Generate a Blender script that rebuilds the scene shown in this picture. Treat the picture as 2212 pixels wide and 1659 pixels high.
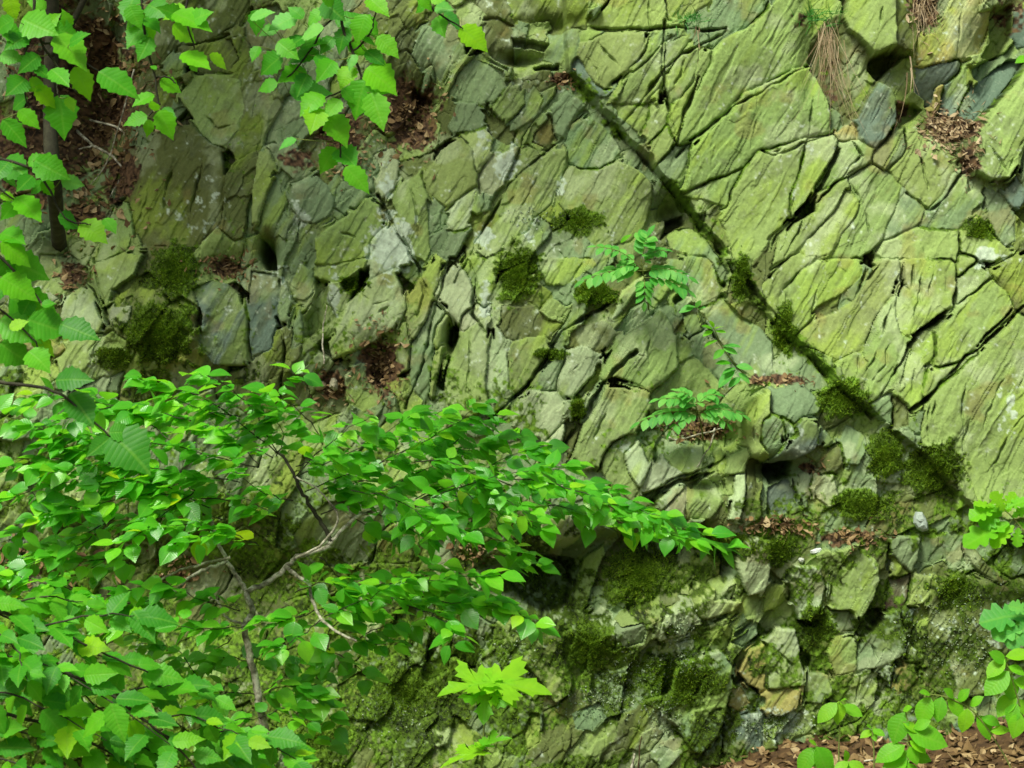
import bpy, math, random
import numpy as np
from mathutils import Vector, Matrix

# ------------------------------------------------------------------ camera, world, sun, exposure
sc = bpy.context.scene
for o in list(bpy.data.objects):
    bpy.data.objects.remove(o)
random.seed(7)
rng = np.random.default_rng(7)
R = math.radians
CAM_D = 8.0            # metres from camera to the middle of the rock face
ZC = 1.9               # camera height
FW = 3.2               # metres of rock face across the frame
K = FW / 2212.0        # metres per tracing unit on the face
LEAN = math.tan(R(14))

cam_d = bpy.data.cameras.new('camera')
cam = bpy.data.objects.new('camera', cam_d)
sc.collection.objects.link(cam)
cam.location = (0, -CAM_D, ZC)
cam.rotation_euler = (R(90), 0, 0)
cam_d.sensor_width = 36
cam_d.lens = 36 * CAM_D / FW
cam_d.clip_start = 0.1
cam_d.clip_end = 500
cam_d.dof.use_dof = True
cam_d.dof.focus_distance = 7.6
cam_d.dof.aperture_fstop = 16.0
sc.camera = cam
sc.render.resolution_x, sc.render.resolution_y = 1024, 768

SUN_EL, SUN_AZ = 56, -34          # azimuth measured from the -Y (camera) side, negative = left
w = bpy.data.worlds.new('World'); sc.world = w; w.use_nodes = True
nt = w.node_tree
sky = nt.nodes.new('ShaderNodeTexSky'); sky.sky_type = 'NISHITA'; sky.sun_disc = False
sky.sun_elevation = R(SUN_EL); sky.sun_rotation = R(180 - SUN_AZ)
sky.air_density = 1.0; sky.dust_density = 6.0; sky.ozone_density = 0.6
nt.links.new(sky.outputs[0], nt.nodes['Background'].inputs[0])
nt.nodes['Background'].inputs[1].default_value = 0.07
sd = bpy.data.lights.new('sun', 'SUN'); sd.energy = 2.3; sd.angle = R(17); sd.color = (1.0, 0.97, 0.86)
sun = bpy.data.objects.new('sun', sd); sc.collection.objects.link(sun)
sdir = Vector((math.sin(R(SUN_AZ)) * math.cos(R(SUN_EL)), -math.cos(R(SUN_AZ)) * math.cos(R(SUN_EL)), math.sin(R(SUN_EL))))
sun.rotation_euler = sdir.to_track_quat('Z', 'Y').to_euler()
sun.location = sdir * 20
sc.view_settings.view_transform = 'Standard'
sc.view_settings.look = 'None'
sc.view_settings.exposure = 0.92
sc.view_settings.gamma = 1.0
sc.cycles.filter_width = 1.6

# ------------------------------------------------------------------ helpers
COL = sc.collection
def tag(o, label=None, cat=None, group=None, kind=None):
    if label: o['label'] = label
    if cat: o['category'] = cat
    if group: o['group'] = group
    if kind: o['kind'] = kind
    return o
def link(name, me, mat=None, parent=None):
    o = bpy.data.objects.new(name, me); COL.objects.link(o)
    if mat and me is not None and len(me.materials) == 0: me.materials.append(mat)
    if parent: o.parent = parent
    return o
def empty(name, loc=(0, 0, 0)):
    o = bpy.data.objects.new(name, None); COL.objects.link(o); o.location = loc
    o.empty_display_size = 0.05
    return o
def mesh_np(name, v, f, smooth=True):
    """v (n,3), f (m,k) all the same polygon size"""
    me = bpy.data.meshes.new(name)
    v = np.ascontiguousarray(v, dtype=np.float32); f = np.ascontiguousarray(f, dtype=np.int32)
    m, k = f.shape
    me.vertices.add(len(v)); me.vertices.foreach_set('co', v.ravel())
    me.loops.add(m * k); me.loops.foreach_set('vertex_index', f.ravel())
    me.polygons.add(m); me.polygons.foreach_set('loop_start', np.arange(0, m * k, k, dtype=np.int32))
    try: me.polygons.foreach_set('loop_total', np.full(m, k, dtype=np.int32))
    except Exception: pass
    me.polygons.foreach_set('use_smooth', np.full(m, smooth))
    me.update(calc_edges=True)
    return me
def fattr(me, name, vals):
    a = me.attributes.new(name, 'FLOAT', 'POINT'); a.data.foreach_set('value', np.ascontiguousarray(vals, dtype=np.float32))
def cattr(me, name, vals):
    a = me.attributes.new(name, 'FLOAT_COLOR', 'POINT')
    c = np.ones((len(vals), 4), dtype=np.float32); c[:, :3] = vals
    a.data.foreach_set('color', c.ravel())
TAB = np.random.default_rng(11).random((256, 256)).astype(np.float32)
def vnoise(x, y):
    xi = np.floor(x); yi = np.floor(y); fx = x - xi; fy = y - yi
    xi = xi.astype(np.int64) & 255; yi = yi.astype(np.int64) & 255
    x1 = (xi + 1) & 255; y1 = (yi + 1) & 255
    fx = fx * fx * fx * (fx * (fx * 6 - 15) + 10); fy = fy * fy * fy * (fy * (fy * 6 - 15) + 10)
    a = TAB[yi, xi] * (1 - fx) + TAB[yi, x1] * fx
    b = TAB[y1, xi] * (1 - fx) + TAB[y1, x1] * fx
    return (a * (1 - fy) + b * fy) * 2 - 1
def fbm(x, y, n=4, gain=0.5, off=0.0):
    s = 0; amp = 1; tot = 0
    for i in range(n):
        s = s + amp * vnoise(x * 2 ** i + off + 17.3 * i, y * 2 ** i + off * 1.7 + 41.7 * i); tot += amp; amp *= gain
    return s / tot * 1.6
def sstep(a, b, x):
    t = np.clip((x - a) / (b - a), 0, 1); return t * t * (3 - 2 * t)
def poly_sd(pts, x, y):
    """signed distance, positive inside"""
    d2 = np.full(x.shape, 1e12); ins = np.zeros(x.shape, bool); n = len(pts)
    for i in range(n):
        ax, ay = pts[i]; bx, by = pts[(i + 1) % n]
        ex, ey = bx - ax, by - ay; wx, wy = x - ax, y - ay
        t = np.clip((wx * ex + wy * ey) / (ex * ex + ey * ey + 1e-9), 0, 1)
        d2 = np.minimum(d2, (wx - ex * t) ** 2 + (wy - ey * t) ** 2)
        if ay != by:
            c = ((ay <= y) & (by > y)) | ((by <= y) & (ay > y))
            ins ^= c & (x < ax + (y - ay) / (by - ay) * (bx - ax))
    d = np.sqrt(d2)
    return np.where(ins, d, -d)
def seg_d(pts, x, y):
    d2 = np.full(x.shape, 1e12)
    for (ax, ay), (bx, by) in zip(pts[:-1], pts[1:]):
        ex, ey = bx - ax, by - ay; wx, wy = x - ax, y - ay
        t = np.clip((wx * ex + wy * ey) / (ex * ex + ey * ey + 1e-9), 0, 1)
        d2 = np.minimum(d2, (wx - ex * t) ** 2 + (wy - ey * t) ** 2)
    return np.sqrt(d2)
def P(px, py, y):
    """a traced point (2212 x 1659 units) at depth y -> world position"""
    s = K * (CAM_D + y) / CAM_D
    return Vector(((px - 1106) * s, y, ZC - (py - 829.5) * s))

# ------------------------------------------------------------------ materials
def newmat(name):
    m = bpy.data.materials.new(name); m.use_nodes = True
    t = m.node_tree; b = t.nodes['Principled BSDF']
    return m, t, b
def N(t, typ, **kw):
    n = t.nodes.new(typ)
    for k, v in kw.items():
        if k in n.inputs: n.inputs[k].default_value = v
        else: setattr(n, k, v)
    return n
def ramp(t, fac, stops):
    r = t.nodes.new('ShaderNodeValToRGB'); el = r.color_ramp.elements
    while len(el) < len(stops): el.new(0.5)
    for e, (p, c) in zip(el, stops): e.position = p; e.color = (*c, 1)
    t.links.new(fac, r.inputs[0]); return r.outputs[0]
def mix(t, fac, a, b, blend='MIX'):
    m = t.nodes.new('ShaderNodeMix'); m.data_type = 'RGBA'; m.blend_type = blend
    for sock, v in ((m.inputs['Factor'], fac), (m.inputs['A'], a), (m.inputs['B'], b)):
        if isinstance(v, (int, float)): sock.default_value = v
        elif isinstance(v, tuple): sock.default_value = (*v, 1)
        else: t.links.new(v, sock)
    return m.outputs['Result']
def math_n(t, op, a, b=0.0, clamp=False):
    m = t.nodes.new('ShaderNodeMath'); m.operation = op; m.use_clamp = clamp
    for i, v in enumerate((a, b)):
        if isinstance(v, (int, float)): m.inputs[i].default_value = v
        else: t.links.new(v, m.inputs[i])
    return m.outputs[0]
def noise(t, vec, scale, detail=5, rough=0.6, dist=0.0):
    n = N(t, 'ShaderNodeTexNoise', Scale=scale, Detail=detail, Roughness=rough, Distortion=dist)
    if vec is not None: t.links.new(vec, n.inputs['Vector'])
    return n.outputs['Fac']
def mapping(t, vec, rot=(0, 0, 0), scale=(1, 1, 1)):
    m = t.nodes.new('ShaderNodeMapping'); t.links.new(vec, m.inputs['Vector'])
    m.inputs['Rotation'].default_value = rot; m.inputs['Scale'].default_value = scale
    return m.outputs[0]

def rock_material():
    """the stone's own colours (mineral, algae, moss, lichen, soil) sit on the mesh as the 'tint' attribute; nodes add grain and relief"""
    m, t, b = newmat('slate_rock')
    L = t.links
    co = N(t, 'ShaderNodeTexCoord').outputs['Object']
    tint = N(t, 'ShaderNodeAttribute', attribute_name='tint').outputs['Color']
    st = mapping(t, co, rot=(0, R(-27), 0), scale=(9, 3, 1.6))     # cleavage streaks, steeply from lower left to upper right
    streak = noise(t, st, 9, 4, 0.65)
    fine = noise(t, co, 110, 3, 0.7)
    c = mix(t, 0.75, tint, ramp(t, streak, [(0.28, (0.85, 0.86, 0.83)), (0.5, (1, 1, 1)), (0.75, (1.08, 1.08, 1.07))]), 'MULTIPLY')
    c = mix(t, 0.75, c, ramp(t, fine, [(0.28, (0.74, 0.74, 0.72)), (0.55, (1, 1, 1)), (0.8, (1.18, 1.18, 1.16))]), 'MULTIPLY')
    L.new(c, b.inputs['Base Color'])
    b.inputs['Roughness'].default_value = 0.85
    b.inputs['Specular IOR Level'].default_value = 0.25
    bm = N(t, 'ShaderNodeBump', Strength=0.25, Distance=0.005)
    L.new(math_n(t, 'ADD', streak, math_n(t, 'MULTIPLY', fine, 0.5)), bm.inputs['Height']); L.new(bm.outputs[0], b.inputs['Normal'])
    return m

def leaf_material(name, stops, trans=0.42, rough=0.42, tl=(0.22, 0.55, 0.01), spec=0.22):
    m, t, b = newmat(name); L = t.links
    oi = N(t, 'ShaderNodeObjectInfo').outputs['Random']
    at = N(t, 'ShaderNodeAttribute', attribute_name='rnd').outputs['Fac']
    r = math_n(t, 'FRACT', math_n(t, 'ADD', oi, at))
    c = ramp(t, r, stops)
    uv = N(t, 'ShaderNodeSeparateXYZ'); L.new(N(t, 'ShaderNodeUVMap').outputs[0], uv.inputs[0])
    au = math_n(t, 'ABSOLUTE', uv.outputs[0])
    ph = math_n(t, 'SUBTRACT', uv.outputs[1], math_n(t, 'MULTIPLY', au, 0.55))
    vein = math_n(t, 'SINE', math_n(t, 'MULTIPLY', ph, 62.0))
    vl = ramp(t, vein, [(0.78, (0, 0, 0)), (1.0, (1, 1, 1))])
    rib = ramp(t, au, [(0.012, (1, 1, 1)), (0.035, (0, 0, 0))])
    vv = math_n(t, 'MAXIMUM', math_n(t, 'MULTIPLY', vl, 0.5), rib)
    co = N(t, 'ShaderNodeTexCoord').outputs['Object']
    c = mix(t, math_n(t, 'MULTIPLY', vv, 0.26), c, (0.25, 0.58, 0.06))
    age = noise(t, co, 3.0, 3, 0.6)
    c = mix(t, 0.55, c, ramp(t, age, [(0.3, (0.62, 0.70, 0.62)), (0.5, (1, 1, 1)), (0.72, (1.35, 1.12, 0.9))]), 'MULTIPLY')
    L.new(c, b.inputs['Base Color'])
    b.inputs['Roughness'].default_value = rough
    b.inputs['Specular IOR Level'].default_value = spec
    bm = N(t, 'ShaderNodeBump', Strength=0.28, Distance=0.0012)
    L.new(math_n(t, 'ADD', math_n(t, 'MULTIPLY', vv, -1.0), math_n(t, 'MULTIPLY', vein, -0.3)), bm.inputs['Height'])
    L.new(bm.outputs[0], b.inputs['Normal'])
    tr = N(t, 'ShaderNodeBsdfTranslucent')
    L.new(mix(t, 0.5, c, tl), tr.inputs['Color'])
    ms = N(t, 'ShaderNodeMixShader'); ms.inputs[0].default_value = trans
    L.new(b.outputs[0], ms.inputs[1]); L.new(tr.outputs[0], ms.inputs[2])
    L.new(ms.outputs[0], t.nodes['Material Output'].inputs['Surface'])
    return m

def simple(name, stops, scale=40, rough=0.85, attr=True, bump=0.3, trans=0.0):
    """mottled colour: noise plus the per-vertex 'rnd' value picks a place on the ramp"""
    m, t, b = newmat(name); L = t.links
    co = N(t, 'ShaderNodeTexCoord').outputs['Object']
    n = noise(t, co, scale, 5, 0.65)
    f = n
    if attr:
        at = N(t, 'ShaderNodeAttribute', attribute_name='rnd').outputs['Fac']
        f = math_n(t, 'ADD', math_n(t, 'MULTIPLY', n, 0.5), math_n(t, 'MULTIPLY', at, 0.6))
    c = ramp(t, f, stops)
    L.new(c, b.inputs['Base Color']); b.inputs['Roughness'].default_value = rough
    b.inputs['Specular IOR Level'].default_value = 0.25
    if bump:
        bm = N(t, 'ShaderNodeBump', Strength=bump, Distance=0.004); L.new(n, bm.inputs['Height']); L.new(bm.outputs[0], b.inputs['Normal'])
    if trans:
        tr = N(t, 'ShaderNodeBsdfTranslucent'); L.new(c, tr.inputs['Color'])
        ms = N(t, 'ShaderNodeMixShader'); ms.inputs[0].default_value = trans
        L.new(b.outputs[0], ms.inputs[1]); L.new(tr.outputs[0], ms.inputs[2])
        L.new(ms.outputs[0], t.nodes['Material Output'].inputs['Surface'])
    return m
M_ROCK = rock_material()
M_LEAF = leaf_material('shrub_leaf', [(0.0, (0.040, 0.29, 0.014)), (0.3, (0.070, 0.42, 0.018)), (0.7, (0.13, 0.58, 0.024)), (0.975, (0.26, 0.74, 0.024)), (1.0, (0.55, 0.80, 0.01))], trans=0.48, rough=0.30, tl=(0.32, 0.84, 0.02), spec=0.75)
M_ELM = leaf_material('serrated_leaf', [(0.0, (0.060, 0.36, 0.014)), (0.4, (0.11, 0.50, 0.015)), (0.75, (0.18, 0.62, 0.015)), (1.0, (0.34, 0.74, 0.015))], trans=0.52, tl=(0.28, 0.75, 0.012))
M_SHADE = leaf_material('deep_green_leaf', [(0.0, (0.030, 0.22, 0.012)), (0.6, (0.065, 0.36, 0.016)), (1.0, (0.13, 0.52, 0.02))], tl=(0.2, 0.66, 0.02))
M_YOUNG = leaf_material('young_leaf', [(0.0, (0.12, 0.48, 0.018)), (0.6, (0.18, 0.58, 0.018)), (1.0, (0.28, 0.66, 0.02))], trans=0.5, tl=(0.40, 0.80, 0.015))
M_BLUE = leaf_material('bluish_leaf', [(0.0, (0.07, 0.36, 0.05)), (0.5, (0.13, 0.48, 0.075)), (1.0, (0.22, 0.60, 0.11))], tl=(0.18, 0.65, 0.06))
M_BARK = simple('grey_bark', [(0.34, (0.07, 0.07, 0.042)), (0.47, (0.24, 0.24, 0.16)), (0.60, (0.58, 0.58, 0.44))], 45, attr=False, bump=0.5)
M_DBARK = simple('dark_bark', [(0.25, (0.012, 0.012, 0.008)), (0.5, (0.032, 0.034, 0.018)), (0.8, (0.08, 0.085, 0.045))], 25, attr=False, bump=0.5)
M_STEM = simple('green_stem', [(0.2, (0.10, 0.14, 0.03)), (0.8, (0.22, 0.28, 0.06))], 30, attr=False, bump=0)
M_MOSS = simple('moss_strands', [(0.1, (0.045, 0.095, 0.006)), (0.4, (0.10, 0.20, 0.008)), (0.65, (0.17, 0.32, 0.012)), (0.9, (0.28, 0.42, 0.02))], 30, bump=0, trans=0.2)
M_LITTER = simple('dead_leaves', [(0.1, (0.036, 0.023, 0.009)), (0.35, (0.105, 0.066, 0.024)), (0.6, (0.23, 0.155, 0.060)), (0.8, (0.42, 0.33, 0.16)), (1.0, (0.60, 0.52, 0.32))], 25, rough=0.7, bump=0.3, trans=0.1)
M_STRAW = simple('dry_straw', [(0.1, (0.13, 0.09, 0.045)), (0.5, (0.30, 0.235, 0.12)), (1.0, (0.56, 0.48, 0.30))], 30, rough=0.7, bump=0)
M_GRASS = simple('grass_blade', [(0.1, (0.02, 0.14, 0.015)), (0.5, (0.05, 0.26, 0.03)), (1.0, (0.12, 0.42, 0.06))], 20, rough=0.5, bump=0, trans=0.3)
M_LICH = simple('lichen_lobes', [(0.1, (0.12, 0.20, 0.08)), (0.5, (0.26, 0.36, 0.20)), (1.0, (0.45, 0.54, 0.38))], 30, bump=0)
M_SOIL = simple('forest_soil', [(0.25, (0.025, 0.015, 0.007)), (0.5, (0.07, 0.042, 0.016)), (0.8, (0.17, 0.105, 0.04))], 30, attr=False, bump=0.8)

# ------------------------------------------------------------------ the rock face: traced slabs
# tile (c, r): origin 553*c, 553*r, three tracing steps per unit.
# each line: kind height_cm tilt_x tilt_y : outline.  kinds: y algae-green, g grey-green, b blue-grey, w pale, d dark olive, o ochre, r red-brown
SLABS = {
(2, 0): """
y 7 0 -6: 500,200 620,60 660,0 660,-90 960,-90 968,130 960,212 740,212
y 6 2 -4: 985,-90 1230,-90 1262,60 1150,120 1080,162 985,150
g 3 -6 0: 1290,20 1300,-90 1580,-90 1610,96 1480,205 1340,276 1272,328 1258,210 1290,120
g 6 0 5: 440,252 580,238 520,290 470,302
y 7 6 0: 420,360 470,310 590,252 838,252 838,362 806,410 715,490 640,540 590,600 520,560 460,470
g 9 -14 0: 962,240 988,270 950,330 862,430 770,482 750,470 850,370 900,300
y 8 3 -3: 966,322 960,556 928,606 878,658 838,688 690,688 690,640 742,530 850,440 920,370
b 4 14 10: 388,420 430,398 480,480 530,560 604,612 560,640 490,600 420,510
g 6 -5 0: 992,330 1130,258 1108,320 1060,400 1000,500 985,480
y 8 4 0: 1002,520 1070,405 1130,333 1180,340 1186,420 1146,560 1078,658 1010,678 985,600
y 9 -6 3: 1200,370 1258,370 1266,440 1216,520 1186,590 1136,664 1088,790 1060,920 1020,870 1000,780 1030,720 1090,662 1160,560
y 9 3 -4: 1282,402 1345,303 1484,222 1606,124 1720,20 1810,-90 1900,30 1935,250 1886,432 1780,478 1659,534 1560,584 1466,624 1396,696 1296,786 1196,874 1126,926 1082,948 1075,890 1112,780 1154,670 1204,582 1236,520
y 10 4 -6: 1659,562 1500,646 1426,724 1314,826 1224,914 1155,1000 1165,1060 1140,1150 1114,1252 1250,1186 1380,1146 1486,1096 1528,1018 1570,984 1659,968 1760,938 1890,898 2040,866 2030,750 2008,660 1950,530 1880,462 1790,494
y 6 0 4: 1114,1270 1250,1204 1476,1114 1440,1190 1396,1260 1376,1330 1250,1300 1172,1290
y 10 3 -2: 1494,1112 1584,1008 1659,1000 1770,958 1876,930 1828,1170 1788,1260 1778,1400 1659,1560 1630,1620 1545,1700 1530,1800 1470,1760 1420,1659 1380,1500 1334,1420 1404,1330 1424,1250
y 6 0 3: 680,710 868,712 878,780 830,850 800,860 740,800 690,760
y 7 -4 3: 892,710 978,702 983,800 948,878 880,930 852,900 852,840
y 9 8 0: 960,882 990,845 1030,940 1010,1000 930,1090 890,1030 902,950
g 4 -12 4: 1040,982 1130,972 1110,1080 1080,1200 1000,1180 950,1150 942,1080
d 4 0 0: -20,-90 480,-90 474,198 262,218 240,130 100,150 -20,120
g 6 0 4: 250,232 430,222 410,290 410,390 342,470 300,420 200,382 230,300
g 8 3 -3: 90,640 140,560 162,590 190,650 140,760 40,840 -4,850 -4,800 60,720
g 7 6 0: 250,710 350,600 400,640 470,690 400,770 330,890 280,860 268,770
d 5 0 0: 150,870 240,772 266,880 240,960 140,920
g 6 5 -4: 370,960 380,812 500,762 600,830 680,930 700,1000 660,1056 560,1096 430,1106 380,1050
y 9 -6 -4: 10,1310 60,1182 180,1052 260,972 345,972 355,1080 276,1230 246,1310 150,1410 100,1500 -10,1540 -120,1659 -190,1720 -210,1640 -110,1470
y 9 4 -8: 300,1310 345,1130 400,1084 560,1112 700,1062 820,1120 900,1200 900,1320 850,1480 760,1560 560,1600 440,1480 380,1400
g 2 6 0: 1010,1500 1150,1480 1240,1540 1320,1659 1400,1760 1360,1830 1270,1659 1160,1640 1020,1590
""",
(3, 0): """
y 16 12 0: 470,150 500,-90 775,-90 780,330 650,390 560,280 500,230
d 11 -38 8: 788,-90 992,-90 985,140 930,220 900,350 850,355 790,330
o 7 -4 0: 1150,10 1340,-60 1330,110 1420,90 1400,240 1340,360 1260,380 1050,430 970,450 930,420 950,262 1060,240 1090,200
b 6 0 0: 1570,90 1800,40 1800,280 1600,320 1570,240
b 5 8 -6: 930,490 1080,432 1190,412 1190,470 1130,540 1056,570 1048,680 1000,640 930,600
b 6 6 4: 1130,560 1200,520 1245,440 1250,600 1210,720 1150,780 1092,770 1112,650
o 7 10 0: 1064,592 1108,562 1098,700 1060,740 1040,700
b 3 -10 6: 1260,640 1310,570 1400,510 1500,430 1560,400 1640,400 1520,590 1430,690 1340,780 1250,800 1230,720
y 15 -4 0: 1680,420 1545,592 1435,702 1362,762 1302,850 1282,1000 1290,1110 1400,1180 1500,1170 1560,1080 1600,940 1820,860 1820,400
g 12 0 0: 1640,980 1820,900 1820,1250 1659,1270 1600,1180 1610,1080
b 12 8 -8: 560,800 620,680 690,570 750,600 795,680 790,820 720,920 650,970 580,900
o 8 0 0: 480,830 540,840 540,900 460,930 430,880
g 8 6 0: 640,1020 760,902 800,852 850,862 860,960 830,1020 750,1080 720,1110 660,1060
y 8 4 -4: 862,872 930,822 1000,880 1090,950 1190,1050 1180,1120 1090,1256 1000,1366 930,1310 850,1220 760,1120 840,1040 882,980
y 10 3 0: 420,942 510,932 636,984 634,1056 500,1126 468,1156 380,1216 300,1226 344,1150 404,1040
y 11 3 0: 232,932 400,902 428,950 386,1030 326,1130 266,1236 236,1296 150,1386 132,1260 182,1160
y 9 0 -3: 512,1180 640,1082 760,1140 830,1212 818,1300 758,1440 718,1556 640,1640 520,1690 410,1659 484,1500 584,1370 592,1310
y 10 5 0: 310,1272 480,1182 498,1212 448,1300 398,1388 308,1466 228,1556 150,1659 20,1720 64,1540 184,1444 304,1374
y 9 4 0: 484,1236 566,1332 536,1430 448,1526 380,1640 200,1690 254,1562 334,1484 424,1382
g 8 -4 0: 842,1224 920,1320 978,1380 956,1448 880,1496 742,1556 784,1440 832,1312
g 7 0 -6: 994,1392 1104,1272 1174,1132 1250,1140 1260,1260 1340,1242 1380,1300 1300,1360 1260,1440 1200,1496 1000,1496 956,1466
g 6 0 0: 1352,1262 1420,1252 1558,1392 1558,1560 1500,1600 1420,1500 1392,1370
b 9 0 0: 1490,1270 1560,1190 1640,1280 1590,1350 1540,1360
y 9 0 -3: 732,1582 960,1486 1190,1512 1200,1600 1185,1700 700,1690
y 7 0 0: 1210,1510 1320,1440 1480,1600 1540,1650 1420,1700 1310,1690 1210,1640
""",
(3, 1): """
y 9 3 0: -40,190 130,22 300,0 190,92 100,172 50,270 40,420 -10,385
y 10 0 0: 58,430 70,280 192,120 292,62 556,4 588,80 578,140 478,230 300,326 270,366 248,426 168,516 100,480
y 9 4 -3: 162,524 272,434 342,404 432,374 562,272 624,184 644,130 712,20 828,20 818,120 758,270 688,368 636,480 556,616 420,676 350,640 300,610 200,590
y 10 4 0: 842,20 1156,20 1172,180 1156,328 1056,386 956,478 880,516 832,496 804,400 834,230 864,200
y 9 0 0: 1192,20 1300,12 1308,30 1250,80 1192,128
y 9 2 0: 1194,156 1310,62 1396,130 1366,178 1194,306
y 11 2 -3: 1184,344 1390,164 1478,240 1526,340 1436,438 1366,498 1316,566 1196,676 1062,716 1044,630 1064,500 1154,402
y 9 3 2: 644,500 704,382 780,294 806,420 826,520 866,560 846,650 826,776 716,876 680,906 612,946 634,780 604,660
g 7 0 3: 432,692 560,632 620,682 600,788 500,886 470,820
y 10 -3 2: 862,704 952,592 1030,524 1038,640 970,718 958,840 938,956 890,976 842,920
y 9 0 0: 1052,742 1186,706 1286,636 1060,836 980,916 962,900 982,790
y 12 2 -4: 1572,382 1659,440 1900,560 1900,1659 1500,1680 1320,1600 1230,1330 1100,1260 950,1230 960,1080 984,966 1064,874 1204,746 1334,626 1424,526
d 8 0 0: 1412,120 1540,22 1659,0 1850,0 1850,430 1659,412 1584,348 1534,240
g 6 0 4: 622,964 700,924 740,904 770,980 760,1080 690,1060
d 5 0 4: 782,934 858,962 868,1090 800,1110
g 15 4 -6: -10,872 190,832 240,880 310,970 290,1010 190,1030 140,1080 80,1040 -10,1012
g 15 6 0: -2,1034 50,1062 50,1200 0,1288 -60,1202 -60,1062
g 13 0 0: 58,1044 130,1102 158,1150 102,1140
b 17 -4 0: 142,1092 200,1052 280,1080 280,1180 260,1230 150,1300 40,1330 0,1330 80,1250 150,1170
b 12 0 0: 290,1170 340,1120 390,1180 360,1210
d 8 0 -4: 300,1330 350,1252 440,1222 470,1340 400,1390 320,1390
g 10 0 -4: 452,1190 502,1102 620,1172 600,1270 560,1340 480,1340
g 8 6 0: 200,1402 240,1372 242,1480 236,1620 192,1500
w 9 0 0: 260,1500 300,1412 390,1412 420,1490 430,1590 370,1620 310,1560
b 8 0 0: 690,1430 780,1332 840,1400 830,1460 720,1460
b 3 0 4: 0,1500 120,1442 160,1560 100,1650 0,1659
""",
(2, 1): """
y 8 0 -4: 180,20 520,20 540,62 440,122 330,192 230,190 190,110
w 9 8 -4: 722,232 860,132 850,200 790,250 740,320 680,390 660,400 700,300
g 4 0 0: 1000,30 1270,20 1320,70 1370,200 1330,288 1240,316 1152,250 1132,120
g 4 5 0: 1252,332 1350,274 1392,294 1470,400 1600,470 1680,560 1680,760 1590,780 1450,760 1370,600 1272,420
b 6 0 4: 1110,392 1200,382 1230,480 1162,520 1132,460
y 15 5 0: 852,452 960,362 1020,430 1056,540 1064,640 1054,720 976,786 880,876 840,850 660,780 600,798 572,778 652,620 692,540
g 11 -14 0: 1072,552 1130,542 1160,640 1100,688 1074,660
y 9 0 -4: 892,930 1002,812 1102,702 1180,664 1270,760 1330,840 1310,940 1150,960 1050,1010 920,1000
g 6 -12 0: 1172,522 1240,502 1390,660 1450,788 1390,838 1292,748 1194,640
y 12 4 -5: 400,1290 442,1162 562,954 604,864 670,862 858,892 878,980 838,1080 790,1130 640,1200 600,1286 560,1350 470,1380
g 10 0 0: 580,822 590,870 540,960 470,1040 430,1080 500,962
w 11 3 0: 302,780 352,642 440,562 500,562 556,660 540,776 460,848 400,908 340,900 292,850
d 8 -10 0: 412,902 480,814 550,704 560,740 500,850 440,900
w 13 5 -3: 0,1050 60,922 150,872 270,882 330,960 328,1066 220,1186 130,1160 0,1092
w 11 0 0: 230,1202 330,1102 340,1130 310,1230 270,1240
d 7 -10 0: 322,1232 362,1092 430,1072 420,1150 380,1280
y 10 0 -3: -50,880 -60,640 0,560 60,542 220,512 240,600 196,640 116,786 60,860
g 8 0 0: 162,800 232,702 330,612 328,700 288,788 280,856 152,860
d 6 0 -4: -60,330 150,332 240,420 330,440 250,516 100,518 0,540 -60,560
d 7 0 -6: 372,580 392,502 440,462 600,422 680,500 600,600 530,620
w 11 6 0: 732,1290 800,1222 840,1260 878,1360 820,1470 770,1380
y 9 0 -4: 602,1280 660,1212 760,1162 778,1220 722,1290 726,1400 800,1510 780,1590 660,1480 580,1380
w 10 0 -6: 850,1520 892,1392 970,1312 1020,1350 1116,1420 1056,1440 960,1490
y 9 0 4: 1002,1310 1100,1242 1240,1232 1210,1388 1130,1420 1030,1360
w 9 4 0: 932,1590 1060,1492 1098,1502 1000,1600 960,1640
w 8 0 0: 980,1644 1112,1512 1140,1580 1100,1690 960,1690
y 8 0 0: 1122,1540 1250,1432 1320,1480 1350,1580 1280,1690 1130,1690
y 10 0 0: 1312,1282 1350,1242 1380,1330 1360,1396 1330,1380
y 12 0 -4: 1390,1300 1510,1232 1520,1310 1500,1388 1420,1396 1372,1388
y 10 8 0: 1382,1430 1430,1412 1420,1530 1390,1500
w 12 4 0: 1440,1410 1500,1402 1510,1500 1460,1690 1400,1690 1432,1530
y 14 5 -3: 1490,1000 1540,925 1640,880 1645,1010 1590,1080 1590,1200 1640,1280 1600,1300 1550,1272 1490,1190 1480,1100
d 8 -20 0: 1522,1312 1580,1332 1570,1500 1530,1690 1474,1690 1512,1510
""",
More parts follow.
